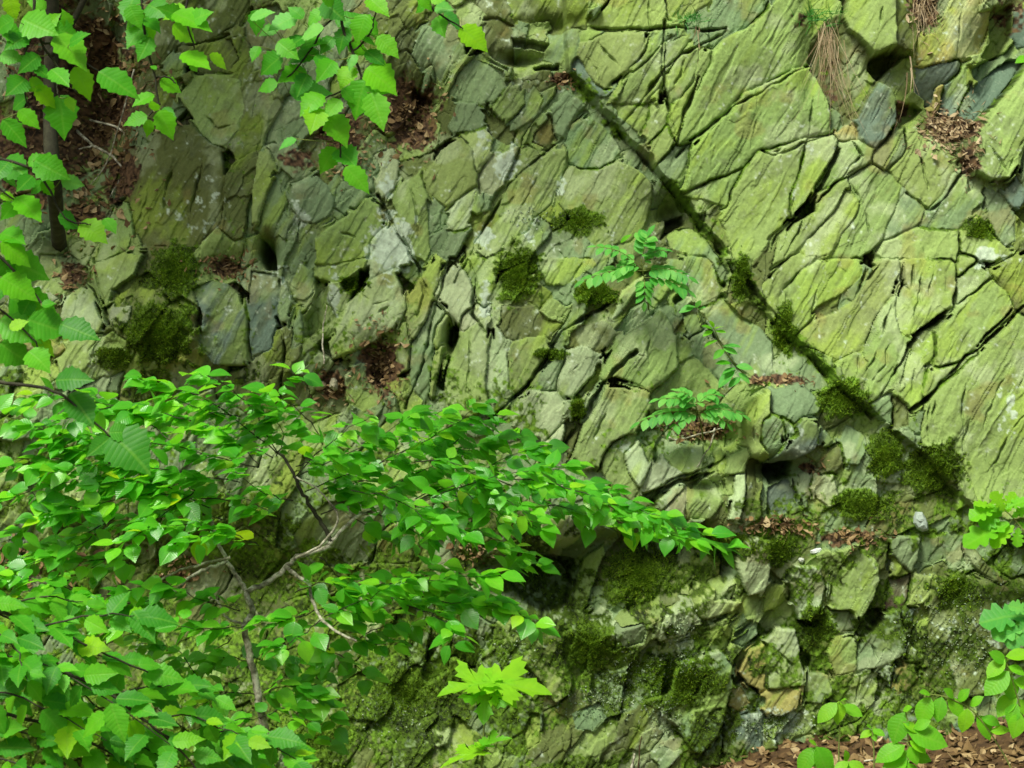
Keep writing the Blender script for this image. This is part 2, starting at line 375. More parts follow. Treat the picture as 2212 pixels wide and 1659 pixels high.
(1, 1): """
y 9 4 0: 392,130 452,22 500,4 738,10 700,60 600,130 540,166 480,160
w 11 0 -4: 542,440 602,312 752,192 900,104 966,300 986,360 880,478 700,586 652,588 640,520 560,452
y 9 0 0: 472,560 548,446 630,512 638,600 560,640 500,668
g 8 0 0: 232,200 300,62 378,122 378,240 320,288 252,270
g 6 6 0: 150,350 190,182 230,290 200,440 160,420
g 6 6 0: 250,440 290,352 310,560 242,600
y 12 6 0: 966,380 1004,240 1104,92 1200,4 1188,130 1138,280 1108,400 1038,558 1004,556 984,470
w 13 3 0: 1162,240 1280,64 1340,104 1416,230 1396,340 1300,438 1252,388 1242,320
y 10 -4 -4: 1344,40 1362,4 1580,0 1540,200 1480,330 1440,266 1384,120
y 11 0 0: 1152,560 1182,442 1240,392 1220,510 1172,590
g 7 -6 0: 1004,566 1104,414 1152,302 1206,380 1158,450 1134,600 1126,880 1098,940 1012,850 1002,720
y 11 8 0: 902,760 932,562 980,404 998,566 978,720 910,778
y 9 8 0: 1132,900 1142,742 1200,604 1198,700 1160,830
y 12 4 0: 1232,880 1272,642 1332,502 1498,414 1498,600 1478,800 1498,960 1400,1040 1240,1040
w 9 -4 0: 1512,622 1580,484 1655,544 1655,880 1540,950 1502,860
w 10 0 0: 1322,382 1420,334 1498,342 1480,410 1340,488
g 8 0 0: 572,930 582,772 680,684 720,722 740,800 800,860 810,940 700,1000
b 6 0 0: 602,650 660,622 718,688 642,698
b 3 -4 0: -20,330 -20,112 130,132 150,400 100,600 -20,650
d 5 0 0: 80,800 200,762 310,792 350,950 200,980 80,900
""",
(1, 0): """
y 11 14 0: 0,1460 20,1202 52,1002 100,1002 140,1100 62,1300 32,1450
g 7 6 0: 40,1500 150,1204 200,1330 120,1540 60,1540
g 8 0 -4: 112,960 200,932 350,1050 388,1100 270,1178 180,1100
g 10 3 -4: 250,1232 400,1162 470,1212 520,1310 490,1398 400,1450 320,1450 252,1380 232,1300
y 10 0 -3: 410,1680 402,1560 482,1482 620,1402 720,1292 800,1342 826,1440 756,1550 736,1680 560,1750 470,1790
w 11 3 -4: 760,1560 870,1482 912,1424 958,1540 1000,1640 990,1700 900,1730 820,1780 742,1810 740,1720
w 9 4 0: 762,1012 880,954 920,1050 900,1160 888,1230 820,1280 782,1200 802,1100
g 7 0 0: 642,1320 740,1194 768,1212 720,1280 652,1380
y 10 -3 0: 882,1290 962,1172 1060,1124 1098,1300 1108,1480 1128,1620 1098,1690 1010,1640 956,1500 934,1400
y 9 0 -6: 1092,1130 1202,982 1330,904 1400,980 1420,1100 1428,1200 1280,1296 1240,1336 1162,1286 1112,1250
g 8 0 0: 1252,830 1312,682 1420,682 1480,760 1460,836 1400,868 1280,872
w 9 0 -4: 1322,880 1480,846 1540,902 1520,1000 1440,1110 1412,980
w 8 0 0: 1442,1180 1540,1042 1640,992 1700,962 1659,1080 1600,1200 1520,1260 1472,1240
w 9 4 0: 1242,1440 1292,1306 1420,1226 1380,1400 1350,1476 1290,1496
g 8 0 0: 1202,1659 1262,1512 1370,1494 1340,1560 1290,1650
y 10 10 0: 1182,700 1272,532 1390,332 1420,292 1332,450 1262,560 1204,650 1152,720
g 8 8 0: 1062,590 1132,402 1150,432 1092,600
g 4 -4 0: 1012,350 1082,182 1280,152 1298,220 1268,370 1200,516 1154,430 1062,420
d 5 0 0: 862,120 990,42 1070,-60 1160,-60 1080,130 980,206 932,100
g 5 0 3: 1262,610 1342,444 1440,402 1600,482 1620,580 1560,656 1480,672 1334,660
d 4 0 0: 1462,180 1560,122 1659,202 1659,440 1540,380 1482,300
d 5 0 0: 1352,-60 1500,-60 1659,62 1659,140 1500,108
y 9 4 -4: 1540,722 1600,602 1659,572 1699,562 1729,672 1659,762 1600,780
""",
(0, 0): """
y 9 6 -4: 1172,640 1262,522 1420,502 1560,542 1598,700 1560,860 1480,958 1400,968 1332,900 1262,760
d 6 0 0: 1182,330 1340,302 1500,272 1560,400 1500,466 1300,478
d 6 0 -6: 802,1050 960,962 1052,852 1250,822 1450,982 1480,1200 1450,1450 1300,1600 952,1600 852,1350 802,1250
y 10 5 0: 732,1370 830,1322 870,1450 850,1600 700,1720 622,1690 682,1500
d 4 0 0: 852,300 1000,182 1180,62 1330,-60 1640,-60 1600,120 1400,256 1150,316 1050,420 872,420
d 3 0 0: 802,500 1000,442 1150,560 1100,760 1000,836 852,800
d 7 0 -10: 432,1350 640,1284 698,1350 600,1478 422,1450
g 5 0 0: 1610,120 1800,40 1880,160 1800,330 1650,340 1600,240
""",
(0, 1): """
y 12 8 -3: 592,130 642,42 702,4 960,10 900,120 742,218 718,328 660,260 602,180
w 9 0 -4: 724,344 880,332 870,420 800,498 742,420
w 12 4 -4: 412,400 452,272 540,214 600,242 638,330 698,430 660,478 560,470 442,440
y 10 4 0: 442,562 550,504 660,504 640,560 580,620 590,700 540,750 402,780 382,680 442,610
g 9 0 0: -40,800 80,682 120,692 140,780 62,860 40,1000 -40,1050
g 9 0 -4: -40,1110 70,1044 240,1062 200,1180 80,1200 -40,1180
o 9 0 0: 122,520 170,472 300,532 430,602 400,640 250,640 132,580
w 8 0 0: 262,290 330,242 390,280 330,328 272,328
y 9 0 0: 262,0 420,4 330,100 282,150
b 5 0 0: 1292,240 1390,182 1490,202 1560,250 1620,420 1600,700 1400,700 1322,560 1342,400
""",
(1, 2): """
g 5 0 -3: 230,160 330,40 460,-60 800,-80 900,30 760,180 720,330 500,390 270,360
d 6 0 0: 745,350 800,150 920,70 1120,60 1200,180 1030,330
g 7 0 0: 1010,180 1130,60 1280,40 1270,240 1180,300
d 5 0 0: 450,600 600,480 780,480 760,650 640,760 500,740
y 8 4 0: 1100,1480 1182,1372 1240,1334 1260,1400 1230,1540 1170,1570 1112,1520
d 6 0 0: 800,850 900,760 1000,800 980,900 840,980
d 7 0 0: 520,1180 640,1100 830,1160 860,1300 760,1420 560,1380
""",
(0, 2): """
d 6 0 0: 900,450 1080,250 1400,290 1440,590 1200,840 1080,980 900,720
d 6 4 0: 1280,560 1560,420 1800,660 1560,790 1290,800
y 7 0 0: 1050,850 1420,870 1400,1100 1260,1200 1100,1080
""",
(2, 2): """
w 9 0 0: 182,140 202,62 330,2 480,62 430,180 350,260 302,350 272,330 252,260 192,290
y 10 8 0: 412,640 442,472 492,322 600,244 612,290 570,400 530,520 500,640 452,710
w 8 0 -4: 492,730 600,644 660,680 660,880 620,888 572,790
g 7 0 0: 690,890 692,762 850,724 870,780 850,850
w 9 0 -4: 952,800 1012,652 1130,564 1170,562 1200,700 1140,740 1120,790 962,826
y 10 0 -6: 1112,520 1180,464 1320,502 1302,570 1480,582 1420,640 1262,688 1204,680 1152,550
w 13 3 -3: 1462,330 1482,222 1540,154 1659,182 1659,420 1630,508 1540,530 1490,450
y 11 6 0: 152,900 202,822 300,764 330,860 312,960 390,1100 370,1200 290,1248 220,1150 102,1010 72,970
g 12 3 0: 1082,1040 1120,982 1350,914 1428,1000 1428,1110 1400,1300 1350,1480 1240,1620 1162,1550 1082,1400 1002,1350 982,1280 1062,1180
o 9 0 0: 1482,1050 1560,904 1659,882 1659,1170 1560,1136
g 7 0 0: 1082,870 1170,832 1230,870 1180,958 1102,958
g 8 0 0: 1412,730 1500,664 1520,720 1450,770
g 8 0 0: 1432,850 1520,802 1580,724 1600,800 1500,878
o 7 0 0: 1432,1220 1500,1164 1560,1258 1480,1308 1422,1280
b 7 0 0: 1402,1480 1500,1352 1650,1334 1650,1600 1500,1640 1392,1600
y 8 0 0: 82,1500 122,1342 170,1334 180,1520 112,1580
g 7 0 0: 402,1350 560,1284 620,1380 560,1470 432,1440
g 8 0 0: 1312,1640 1380,1500 1392,1500 1370,1690 1310,1690
""",
(3, 2): """
w 13 4 0: 142,440 182,352 330,362 360,480 340,600 280,690 210,700 172,600
y 13 3 0: 472,330 530,252 600,252 690,330 700,440 660,580 600,690 550,640 422,620 422,480
g 11 0 4: 772,170 880,152 970,172 960,300 920,380 862,330 792,250
d 8 10 0: 802,300 900,400 830,430 782,370
r 5 22 6: 762,600 822,432 918,412 900,580 870,628 772,628
y 11 -4 0: 912,600 922,472 944,402 1050,432 1040,560 1000,598
g 11 3 0: 582,930 642,812 700,782 762,682 850,642 870,760 900,820 890,930 820,980 700,1030 602,1038
g 8 0 0: 362,740 382,642 520,644 550,760 440,780
y 9 0 0: 392,920 442,822 560,834 590,920 580,1048 452,1070
w 11 0 0: 4,840 62,762 180,772 200,920 240,1060 230,1136 4,1156
o 10 0 6: 4,1182 230,1154 200,1300 102,1340 4,1330
o 9 0 0: 822,1090 870,1032 960,1012 1000,1090 930,1170 862,1198
b 9 0 0: 742,1080 780,1012 820,1044 800,1120
y 9 0 0: 922,960 950,892 1030,960 1020,990 942,990
b 8 0 0: 872,680 900,624 950,642 940,720 902,740
y 8 0 0: -10,640 -10,502 60,474 130,492 140,560 62,620
g 8 0 0: 1132,130 1230,132 1240,330 1190,380 1142,300
d 10 0 0: 1250,110 1300,228 1500,440 1484,462 1352,370 1242,230
d 9 0 -4: 1062,450 1250,404 1480,482 1659,502 1850,700 1850,900 1452,1000 1422,1180 1200,1250 1052,1150 1062,900
g 8 0 0: 272,1250 292,1064 400,1082 440,1200 370,1258
b 10 0 -4: 762,1480 832,1384 950,1354 1250,1334 1340,1400 1200,1500 1100,1640 802,1690
""",
}
slabs = []
for (tc, tr_), txt in SLABS.items():
    for line in txt.strip().splitlines():
        head, body = line.split(':'); kd, h, ax, ay = head.split()
        pts = [tuple(float(q) for q in p.split(',')) for p in body.split()]
        pts = [(553 * tc + x / 3.0, 553 * tr_ + y / 3.0) for x, y in pts]
        slabs.append((kd, float(h), float(ax), float(ay), pts))

# hairline joints scored into the slabs: (tile, width, depth_cm, points)
CRACKS = [((2, 0), 4, 2, '1130,640 1085,800 1050,930'), ((2, 0), 3, 1.5, '560,300 640,420 700,480'), ((2, 0), 3, 1.2, '480,400 540,470 560,560'),
 ((2, 0), 3, 1.5, '870,250 880,120 870,0'), ((2, 0), 3, 1.2, '1560,590 1580,760 1540,900'), ((2, 0), 4, 1.6, '1100,430 1050,560 990,640'),
 ((3, 0), 3, 1.6, '265,660 250,780 240,900'), ((3, 0), 4, 2, '0,1010 60,990 120,950'), ((3, 0), 3, 1.6, '60,1659 120,1480 180,1160'),
 ((3, 0), 5, 3, '955,1020 985,1120 1000,1240'), ((3, 0), 3, 1.6, '520,1190 600,1320 660,1580'), ((3, 0), 3, 1.6, '600,1340 560,1470 500,1560'),
 ((3, 0), 3, 1.5, '700,100 660,260'), ((3, 0), 3, 1.4, '1240,0 1210,220 1190,390'), ((3, 0), 3, 1.6, '1390,970 1440,1050 1490,1160'),
 ((3, 0), 3, 1.6, '1600,930 1560,1000 1490,1130'), ((3, 0), 4, 2, '640,1640 720,1560 740,1570'), ((3, 0), 3, 1.5, '860,1040 820,1180'),
 ((3, 1), 4, 2, '190,90 110,210 90,330'), ((3, 1), 4, 2, '300,210 280,330 270,430'), ((3, 1), 5, 3, '610,80 600,180 560,260'), ((3, 1), 4, 2.5, '620,180 700,60'),
 ((3, 1), 5, 3, '860,60 840,190 880,230'), ((3, 1), 5, 3, '910,80 890,210'), ((3, 1), 4, 2.5, '780,300 740,420 690,560'), ((3, 1), 4, 2, '940,200 930,330 920,420'),
 ((3, 1), 3, 2, '1040,40 1030,160 1000,260'), ((3, 1), 3, 2, '970,130 940,180 960,300'), ((3, 1), 4, 2, '660,330 680,430 640,520'), ((3, 1), 4, 2, '680,600 640,700 560,800'),
 ((3, 1), 4, 2.5, '1030,650 1000,740 980,830'), ((3, 1), 4, 2, '910,740 890,860 880,960'), ((3, 1), 3, 2, '1050,890 1030,1040 1040,1180'), ((3, 1), 3, 2, '1010,950 990,1100 1000,1240'),
 ((3, 1), 3, 2, '1230,800 1210,1000 1220,1160'), ((3, 1), 3, 1.5, '1500,720 1400,940 1350,1120'), ((3, 1), 3, 1.5, '1620,1000 1500,1180 1380,1400'), ((3, 1), 4, 2, '1230,1330 1230,1180 1260,1060'),
 ((3, 1), 3, 2, '1460,440 1400,470 1350,540'), ((3, 1), 4, 2, '560,640 540,760 510,840'), ((3, 1), 3, 2, '500,620 460,720'), ((3, 1), 4, 2.5, '1100,1180 1090,1260'),
 ((3, 1), 3, 1.5, '430,1659 800,1300'), ((3, 1), 3, 1.5, '750,560 720,700 640,820'), ((3, 1), 3, 2, '810,650 780,800'), ((3, 1), 3, 1.5, '1659,600 1560,860'),
 ((2, 1), 3, 1.5, '690,560 760,640 840,650'), ((2, 1), 3, 1.5, '900,480 870,620 860,760'), ((2, 1), 4, 2, '700,870 740,910'), ((2, 1), 3, 1.5, '460,570 440,700 330,780'),
 ((2, 1), 3, 1.5, '1300,480 1420,660 1540,740'), ((2, 1), 3, 1.5, '640,920 560,1100 480,1300'), ((2, 1), 3, 1.5, '1120,820 1140,900'), ((2, 1), 3, 1.5, '1560,960 1540,1120 1560,1220'),
 ((1, 1), 3, 1.5, '930,200 1000,140'), ((1, 1), 3, 1.5, '800,380 860,330'), ((1, 1), 3, 1.5, '1050,120 1090,240 1040,420'), ((1, 1), 3, 1.5, '1380,500 1400,700 1380,900'), ((1, 1), 3, 1.5, '690,260 760,330 860,300'),
 ((1, 0), 3, 1.5, '560,1500 660,1540'), ((1, 0), 3, 1.5, '1000,1200 1040,1400 1060,1600'), ((2, 0), 3, 1.5, '340,1130 300,1260 250,1400'), ((2, 0), 3, 1.5, '200,1080 120,1250 60,1330'),
 ((0, 0), 3, 1.5, '1340,760 1440,840 1540,820'), ((0, 0), 4, 2, '1000,1120 960,1300 900,1480'), ((0, 0), 4, 2, '1180,1000 1100,1200 1060,1450'), ((0, 0), 4, 2, '1340,1080 1280,1260 1240,1500'),
 ((2, 2), 8, 5, '1270,1070 1220,1120 1180,1210'), ((2, 2), 5, 3, '1330,1300 1380,1290'), ((2, 2), 3, 1.5, '1180,1260 1160,1400'), ((3, 2), 3, 1.5, '540,440 560,560'), ((3, 2), 3, 1.5, '640,860 700,900 740,1000'),
 ((3, 2), 3, 1.5, '60,900 160,1000 200,1120'), ((2, 2), 4, 2, '1180,470 1160,560'), ((2, 2), 4, 2, '1230,480 1200,570'), ((2, 2), 3, 1.5, '1060,600 1040,740'), ((1, 2), 8, 4, '900,50 780,200 730,350')]
cracks = []
for (tc, tr_), wd, dp, body in CRACKS:
    pts = [tuple(float(q) for q in p.split(',')) for p in body.split()]
    cracks.append((wd, dp, [(553 * tc + x / 3.0, 553 * tr_ + y / 3.0) for x, y in pts]))

# broad relief (x, y, rx, ry, cm towards the viewer)
BUMPS = [(205, 220, 85, 240, -34), (900, 250, 70, 100, -14), (1180, 1235, 110, 60, -14), (1400, 1165, 130, 45, -8), (1665, 1010, 45, 22, -15),
 (1690, 900, 110, 90, 8), (1250, 720, 260, 260, 6), (350, 720, 120, 120, 8), (582, 548, 18, 34, -16), (700, 900, 180, 110, -10), (480, 1280, 400, 190, -24),
 (880, 1500, 220, 130, -12), (1420, 1290, 100, 90, 5), (1905, 155, 40, 26, -6), (2000, 240, 70, 60, -6), (1450, 460, 30, 30, -14), (820, 790, 40, 60, -9),
 (975, 735, 14, 35, -12), (1750, 150, 30, 80, -6), (2140, 110, 60, 70, -9), (1850, 930, 80, 40, -6), (140, 560, 60, 60, -8), (500, 580, 60, 40, -7), (1195, 60, 50, 20, -6),
 (1120, 130, 50, 14, -9), (1500, 900, 60, 60, -5), (1255, 1390, 60, 90, -6), (1330, 1480, 80, 80, -8), (1520, 1050, 40, 16, -8), (1560, 950, 60, 30, -6)]
# moss cushions: (name-label, x, y, rx, ry, lift_cm, strands)
MOSS = [('dark olive moss cushion bulging below the tall lichened boulder, above the leafy shrub', 355, 725, 88, 72, 2.5, 5200),
 ('thin moss carpet on the sloping rock above the largest olive cushion', 385, 590, 62, 62, 1.0, 2400),
 ('rounded moss pad in the middle of the pale yellow-green slab', 1118, 590, 52, 58, 1.8, 3000),
 ('moss pad under the upper rowan seedling', 1285, 635, 48, 30, 1.6, 1900),
 ('large moss wedge hanging under the tip of the leafy shrub branch', 1385, 1245, 88, 72, 2.0, 4600),
 ('moss mat below the pale fang-shaped stone', 1275, 1400, 62, 62, 1.4, 2400),
 ('bright moss tongue between the stones under the big slab', 1905, 985, 42, 60, 1.8, 2000),
 ('shaggy brown-green moss hanging from the foot of the big slab', 2005, 1010, 58, 62, 2.0, 2800),
 ('dark moss filling the corner at the foot of the diagonal fault', 1815, 860, 56, 44, 1.4, 2000),
 ('moss strip in the lower part of the diagonal fault', 1690, 715, 24, 62, 1.0, 1500),
 ('moss strip high in the diagonal fault', 1600, 600, 20, 60, 0.8, 1100),
 ('moss around the leaf-littered ledge of tumbled stones', 1850, 1090, 80, 32, 1.4, 2100),
 ('moss between the lower tumbled stones', 1680, 1185, 34, 40, 1.2, 1100),
 ('dark moss patch on the lower wall under the overhang', 1560, 1180, 60, 34, 1.2, 1700),
 ('black-green moss at the back of the low overhang', 1160, 1240, 52, 30, 1.0, 1300),
 ('small moss tuft in the notch of the pale lichen slab', 768, 615, 34, 24, 0.8, 900),
 ('small moss strip beside the creamy slab', 1245, 885, 18, 36, 1.2, 800),
 ('thin moss strip along the steep crack', 1185, 765, 40, 14, 0.9, 700),
 ('moss patch on the slab with the rounded pad', 1245, 480, 70, 30, 0.6, 1100),
 ('dark moss over the speckled lower wall', 1470, 1480, 110, 70, 1.0, 2600),
 ('moss on the stones beside the brown split face', 2060, 1270, 40, 40, 1.0, 1100),
 ('moss patch beside the orange-stained stone', 1765, 1350, 40, 46, 1.0, 1100),
 ('moss on the dim wall behind the maple seedling', 870, 1520, 130, 90, 0.8, 1800),
 ('short moss on the mossy wall left of the maple leaves', 680, 1610, 90, 50, 0.8, 1000),
 ('moss patch near the hanging dry grass on the right', 2110, 500, 40, 30, 0.8, 700),
 ('moss under the dark leaves at the foot of the left boulders', 260, 770, 50, 24, 1.2, 900)]
LICHEN = [(845, 530, 55, 60, .9), (725, 640, 16, 50, .8), (835, 385, 22, 45, .6), (1045, 310, 30, 30, .6), (1095, 355, 30, 40, .7), (1050, 520, 20, 22, .7), (1048, 640, 14, 40, .7),
 (2118, 555, 24, 26, 1.0), (1150, 490, 24, 50, .45), (1210, 400, 16, 30, .5), (650, 470, 22, 26, .6), (1160, 1420, 30, 40, .4), (1470, 1390, 40, 60, .45), (1440, 1530, 30, 50, .5),
 (1330, 1530, 60, 30, .35), (2080, 1380, 120, 110, .35), (1690, 1570, 80, 40, .4), (1340, 960, 24, 14, .5), (1710, 930, 20, 14, .5), (2160, 900, 30, 60, .45), (430, 470, 60, 60, .3), (1480, 610, 20, 20, .3), (820, 1560, 60, 40, .35), (610, 620, 40, 60, .3)]
SOILB = [(160, 170, 130, 200, 1.0), (60, 330, 120, 130, .8), (250, 370, 60, 70, .9), (170, 470, 50, 40, .9), (155, 585, 40, 30, .8), (490, 580, 50, 30, .8), (880, 250, 70, 80, 1.0), (740, 300, 60, 60, .8), (650, 350, 40, 30, .6),
 (820, 780, 44, 70, 1.0), (720, 830, 40, 40, .9), (2040, 280, 60, 40, 1.0), (2080, 350, 20, 40, .8), (1985, 20, 36, 50, .9), (1210, 175, 26, 16, .8), (1510, 930, 70, 26, .9), (1670, 820, 70, 14, .8),
 (1670, 1140, 60, 22, .9), (1830, 1160, 60, 18, .7), (60, 1220, 80, 40, .6), (1030, 1200, 60, 30, .4), (1790, 180, 26, 60, .5), (2180, 30, 60, 50, .5), (1940, 240, 24, 24, .7), (360, 1250, 60, 40, .5), (1740, 1010, 22, 14, .7), (1720, 60, 30, 20, .5)]
# whole slope of litter at the foot, lower right

HOLES = [((1, 1), 22, '35,-110 140,10 140,100 60,100 20,0'), ((3, 0), 24, '645,405 780,345 885,380 800,440 690,540 630,470'), ((3, 1), 24, '-10,1340 150,1310 140,1420 0,1480 -30,1420'), ((1, 1), 20, '1245,470 1310,440 1300,560 1265,605 1240,560'),
 ((1, 1), 14, '915,770 1000,725 970,790'), ((2, 0), 20, '1000,1430 1110,1375 1130,1450 1040,1500 960,1560'), ((2, 0), 12, '-10,250 230,285 200,335 0,315'), ((2, 0), 12, '130,430 300,415 290,455 140,455'), ((2, 2), 16, '-20,340 270,310 420,340 405,500 370,640 200,700 60,580 -20,520'),
 ((3, 2), 12, '205,712 290,695 350,690 330,770 230,760'), ((3, 0), 10, '790,690 930,680 1000,700 930,760 820,850 800,780'), ((3, 0), 12, '1420,60 1560,40 1560,260 1500,380 1350,400 1420,280'), ((3, 0), 10, '1560,1400 1659,1300 1720,1420 1640,1470'), ((2, 1), 10, '840,1540 1060,1450 1200,1400 1310,1380 1250,1430 1060,1480 930,1560 900,1600'),
 ((3, 2), 10, '640,640 740,640 760,700 690,770 630,700'), ((1, 0), 10, '1000,560 1100,600 1150,640 1100,680 1000,640'), ((2, 1), 8, '1080,250 1130,280 1060,330 1040,300'), ((1, 1), 9, '390,140 470,160 490,300 520,400 430,480 330,540 320,420 390,250'), ((1, 1), 9, '545,170 620,140 740,60 740,150 680,220 580,250')]

JOINTS = [(10, 4.5, '1225,160 1300,235 1390,340 1480,440 1560,545 1640,650 1730,750 1800,830 1880,900'), (3.5, 4, '1460,345 1500,300 1560,252 1640,205 1740,148'), (4.5, 4.5, '1655,525 1702,480 1756,423 1782,373 1802,327'),
 (4, 4.5, '1892,856 1952,750 1979,716 2046,666 2052,596'), (4, 4.5, '1956,883 2006,843 2059,783 2102,750 2179,676 2260,620'), (4.5, 4.5, '1060,905 1106,863 1139,830 1180,770 1216,716 1256,693 1330,650'), (4, 3.5, '985,610 1010,553 1060,470 1106,393 1180,330 1215,300'),
 (4, 3.5, '1640,330 1660,345 1785,294 1800,285'), (4, 4, '875,880 915,780 935,690 960,600 1000,530'), (4, 3.5, '815,420 860,500 905,580 925,640'), (3.5, 3, '1000,540 1030,600 1020,680 1050,720'), (5, 4, '1120,1050 1180,1010 1260,900 1300,830 1370,760'),
 (4, 4, '1385,1075 1450,1035 1520,1010 1570,985'), (3.5, 3, '1270,70 1440,74 1560,74'), (3.5, 3, '1428,60 1425,160 1440,240 1455,300'), (3.5, 3, '1560,80 1500,110 1430,160 1380,230 1330,290'), (3, 3, '1760,440 1800,400 1850,340 1830,310'), (3.5, 3, '1500,180 1470,260 1450,330'),
 (4, 3.5, '200,560 225,640 245,700'), (3.5, 3, '1950,420 2000,460 2030,430 2080,360'), (3.5, 3, '1740,460 1690,560 1660,600'), (4, 3.5, '550,1010 600,860 620,760 600,690'), (4, 3, '1530,700 1580,780 1610,810')]

# ------------------------------------------------------------------ the rock face: relief on a fine grid, split into its slabs
STEP = 2.2
gx = np.arange(-180, 2394, STEP); gy = np.arange(-150, 1744, STEP)
NX, NY = len(gx), len(gy)
PX, PY = np.meshgrid(gx, gy)
# irregular, broken outlines
wx = fbm(PX / 90, PY / 90, 3, off=3) * 3 + fbm(PX / 17, PY / 17, 3, off=9) * 1.3
wy = fbm(PX / 90, PY / 90, 3, off=23) * 3 + fbm(PX / 17, PY / 17, 3, off=31) * 1.3
WX, WY = PX + wx, PY + wy
label = np.full(PX.shape, -1, np.int32); near = np.full(PX.shape, -1, np.int32); best = np.full(PX.shape, -45.0); second = np.full(PX.shape, -45.0)
for i, (kd, h, ax, ay, pts) in enumerate(slabs):
    xs = [p[0] for p in pts]; ys = [p[1] for p in pts]
    i0, i1 = np.searchsorted(gx, (min(xs) - 45, max(xs) + 45)); j0, j1 = np.searchsorted(gy, (min(ys) - 45, max(ys) + 45))
    if i1 <= i0 or j1 <= j0: continue
    s = (slice(j0, j1), slice(i0, i1))
    d = poly_sd(pts, WX[s], WY[s])
    up = d > best[s]
    second[s] = np.where(up, best[s], np.maximum(second[s], d)); near[s] = np.where(up, i, near[s]); best[s] = np.where(up, d, best[s])
NS = len(slabs)
GAP = 11.0
label = np.where((best > -2.6) | ((best > -GAP) & (second > -15)), near, -1)
# ---- broken ground between the traced slabs: angular blocks bounded by the two joint sets
ca, sa = 0.50, -0.866
A_ = WX * ca + WY * sa; C_ = WX * 0.866 + WY * 0.50
def blocks(a, c, seed):
    r2 = np.random.default_rng(seed); T = r2.random((64, 64, 3))
    ai = np.floor(a).astype(int); ci = np.floor(c).astype(int)
    d1 = np.full(a.shape, 9.0); d2 = np.full(a.shape, 9.0); idd = np.zeros(a.shape, np.int64)
    for da in (-1, 0, 1):
        for dc in (-1, 0, 1):
            t = T[(ai + da) & 63, (ci + dc) & 63]
            u = ai + da + t[..., 0] - a; v = ci + dc + t[..., 1] - c
            q = np.maximum(np.abs(u * 0.9 + v * 0.25), np.abs(v)) + 0.35 * np.abs(u - v * 0.5) - 0.3 * t[..., 2]
            nb = q < d1
            d2 = np.where(nb, d1, np.minimum(d2, q)); idd = np.where(nb, ((ai + da) & 63) * 64 + ((ci + dc) & 63), idd); d1 = np.where(nb, q, d1)
    return d2 - d1, idd
vd, vid = blocks(A_ / 150, C_ / 78, 5)
vd2, vid2 = blocks(A_ / 52, C_ / 25, 6)
fl = np.where(label < 0, vid, -1)
ids, cnt = np.unique(fl[fl >= 0], return_counts=True)
ids = ids[cnt > 220]
remap = np.full(64 * 64, -1); remap[ids] = np.arange(len(ids))
fl = np.where(fl >= 0, remap[np.maximum(fl, 0)], -1)
label = np.where(fl >= 0, NS + fl, label)
NL = NS + len(ids)
print('slabs', NS, 'fragments', len(ids))
# ---- broad relief in cm
B = fbm(PX / 520, PY / 520, 3, off=50) * 5
for (x, y, rx, ry, a) in BUMPS:
    B += a * np.exp(-((PX - x) / rx) ** 2 - ((PY - y) / ry) ** 2)
B -= 0.034 * np.clip(PY - 1120, 0, 700) * (1 - 0.35 * sstep(1650, 1850, PX))      # the foot of the face is undercut
terr = [(1225, 160), (1480, 440), (1620, 640), (1790, 820), (1900, 915), (1990, 985), (2080, 1090), (2300, 1250), (2700, 1250), (2700, -400), (1190, -400)]
B += 6 * sstep(-5, 5, poly_sd(terr, WX, WY))
B += 4 * sstep(1000, 1120, PX * 0.0 + PY) * sstep(2000, 2200, PX)
cave = [(1040, 1215), (1200, 1185), (1300, 1150), (1500, 1155), (1600, 1180), (1590, 1250), (1490, 1300), (1300, 1370), (1150, 1330), (1050, 1290)]
B -= 14 * sstep(-14, 26, poly_sd(cave, WX, WY))
# ---- slab tops
r3 = np.random.default_rng(3)
hh = np.zeros(NL + 1); tx = np.zeros(NL + 1); ty = np.zeros(NL + 1); cx = np.zeros(NL + 1); cy = np.zeros(NL + 1); so = r3.random(NL + 1) * 200; ro = np.ones(NL + 1); bw = r3.uniform(1.5, 4.0, NL + 1)
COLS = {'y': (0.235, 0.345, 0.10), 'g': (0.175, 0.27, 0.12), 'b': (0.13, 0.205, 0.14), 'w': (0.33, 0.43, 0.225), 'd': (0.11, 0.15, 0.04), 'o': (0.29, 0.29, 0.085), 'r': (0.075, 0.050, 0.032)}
tint = np.zeros((NL + 1, 3)); tint[NL] = (0.13, 0.15, 0.07)
for i, (kd, h, ax, ay, pts) in enumerate(slabs):
    cyq = np.mean([p[1] for p in pts]); cxq = np.mean([p[0] for p in pts])
    fl_ = 0.80 if (cyq > 900 and cxq < 1900) or (cyq < 330 and cxq > 1800) else 0.42       # tumbled stones stand out more than the smooth bedding faces
    hh[i] = 4.5 + (h - 7.5) * fl_ + r3.normal(0, 0.35); tx[i] = math.tan(R(ax * (0.5 + 0.5 * fl_) + r3.normal(0, 1.6))); ty[i] = math.tan(R(ay * (0.5 + 0.5 * fl_) + r3.normal(0, 1.6)))
    cx[i] = np.mean([p[0] for p in pts]); cy[i] = np.mean([p[1] for p in pts])
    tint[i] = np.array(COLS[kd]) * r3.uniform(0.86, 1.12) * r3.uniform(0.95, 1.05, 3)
    ro[i] = {'b': 0.7, 'w': 0.8, 'd': 1.3, 'r': 0.6}.get(kd, 1.0)
cnts = np.bincount(np.where(label >= 0, label, NL).ravel(), minlength=NL + 1)
lbq = np.where(label >= 0, label, NL).ravel()
sx0 = np.bincount(lbq, weights=PX.ravel(), minlength=NL + 1) / np.maximum(cnts, 1); sy0 = np.bincount(lbq, weights=PY.ravel(), minlength=NL + 1) / np.maximum(cnts, 1)
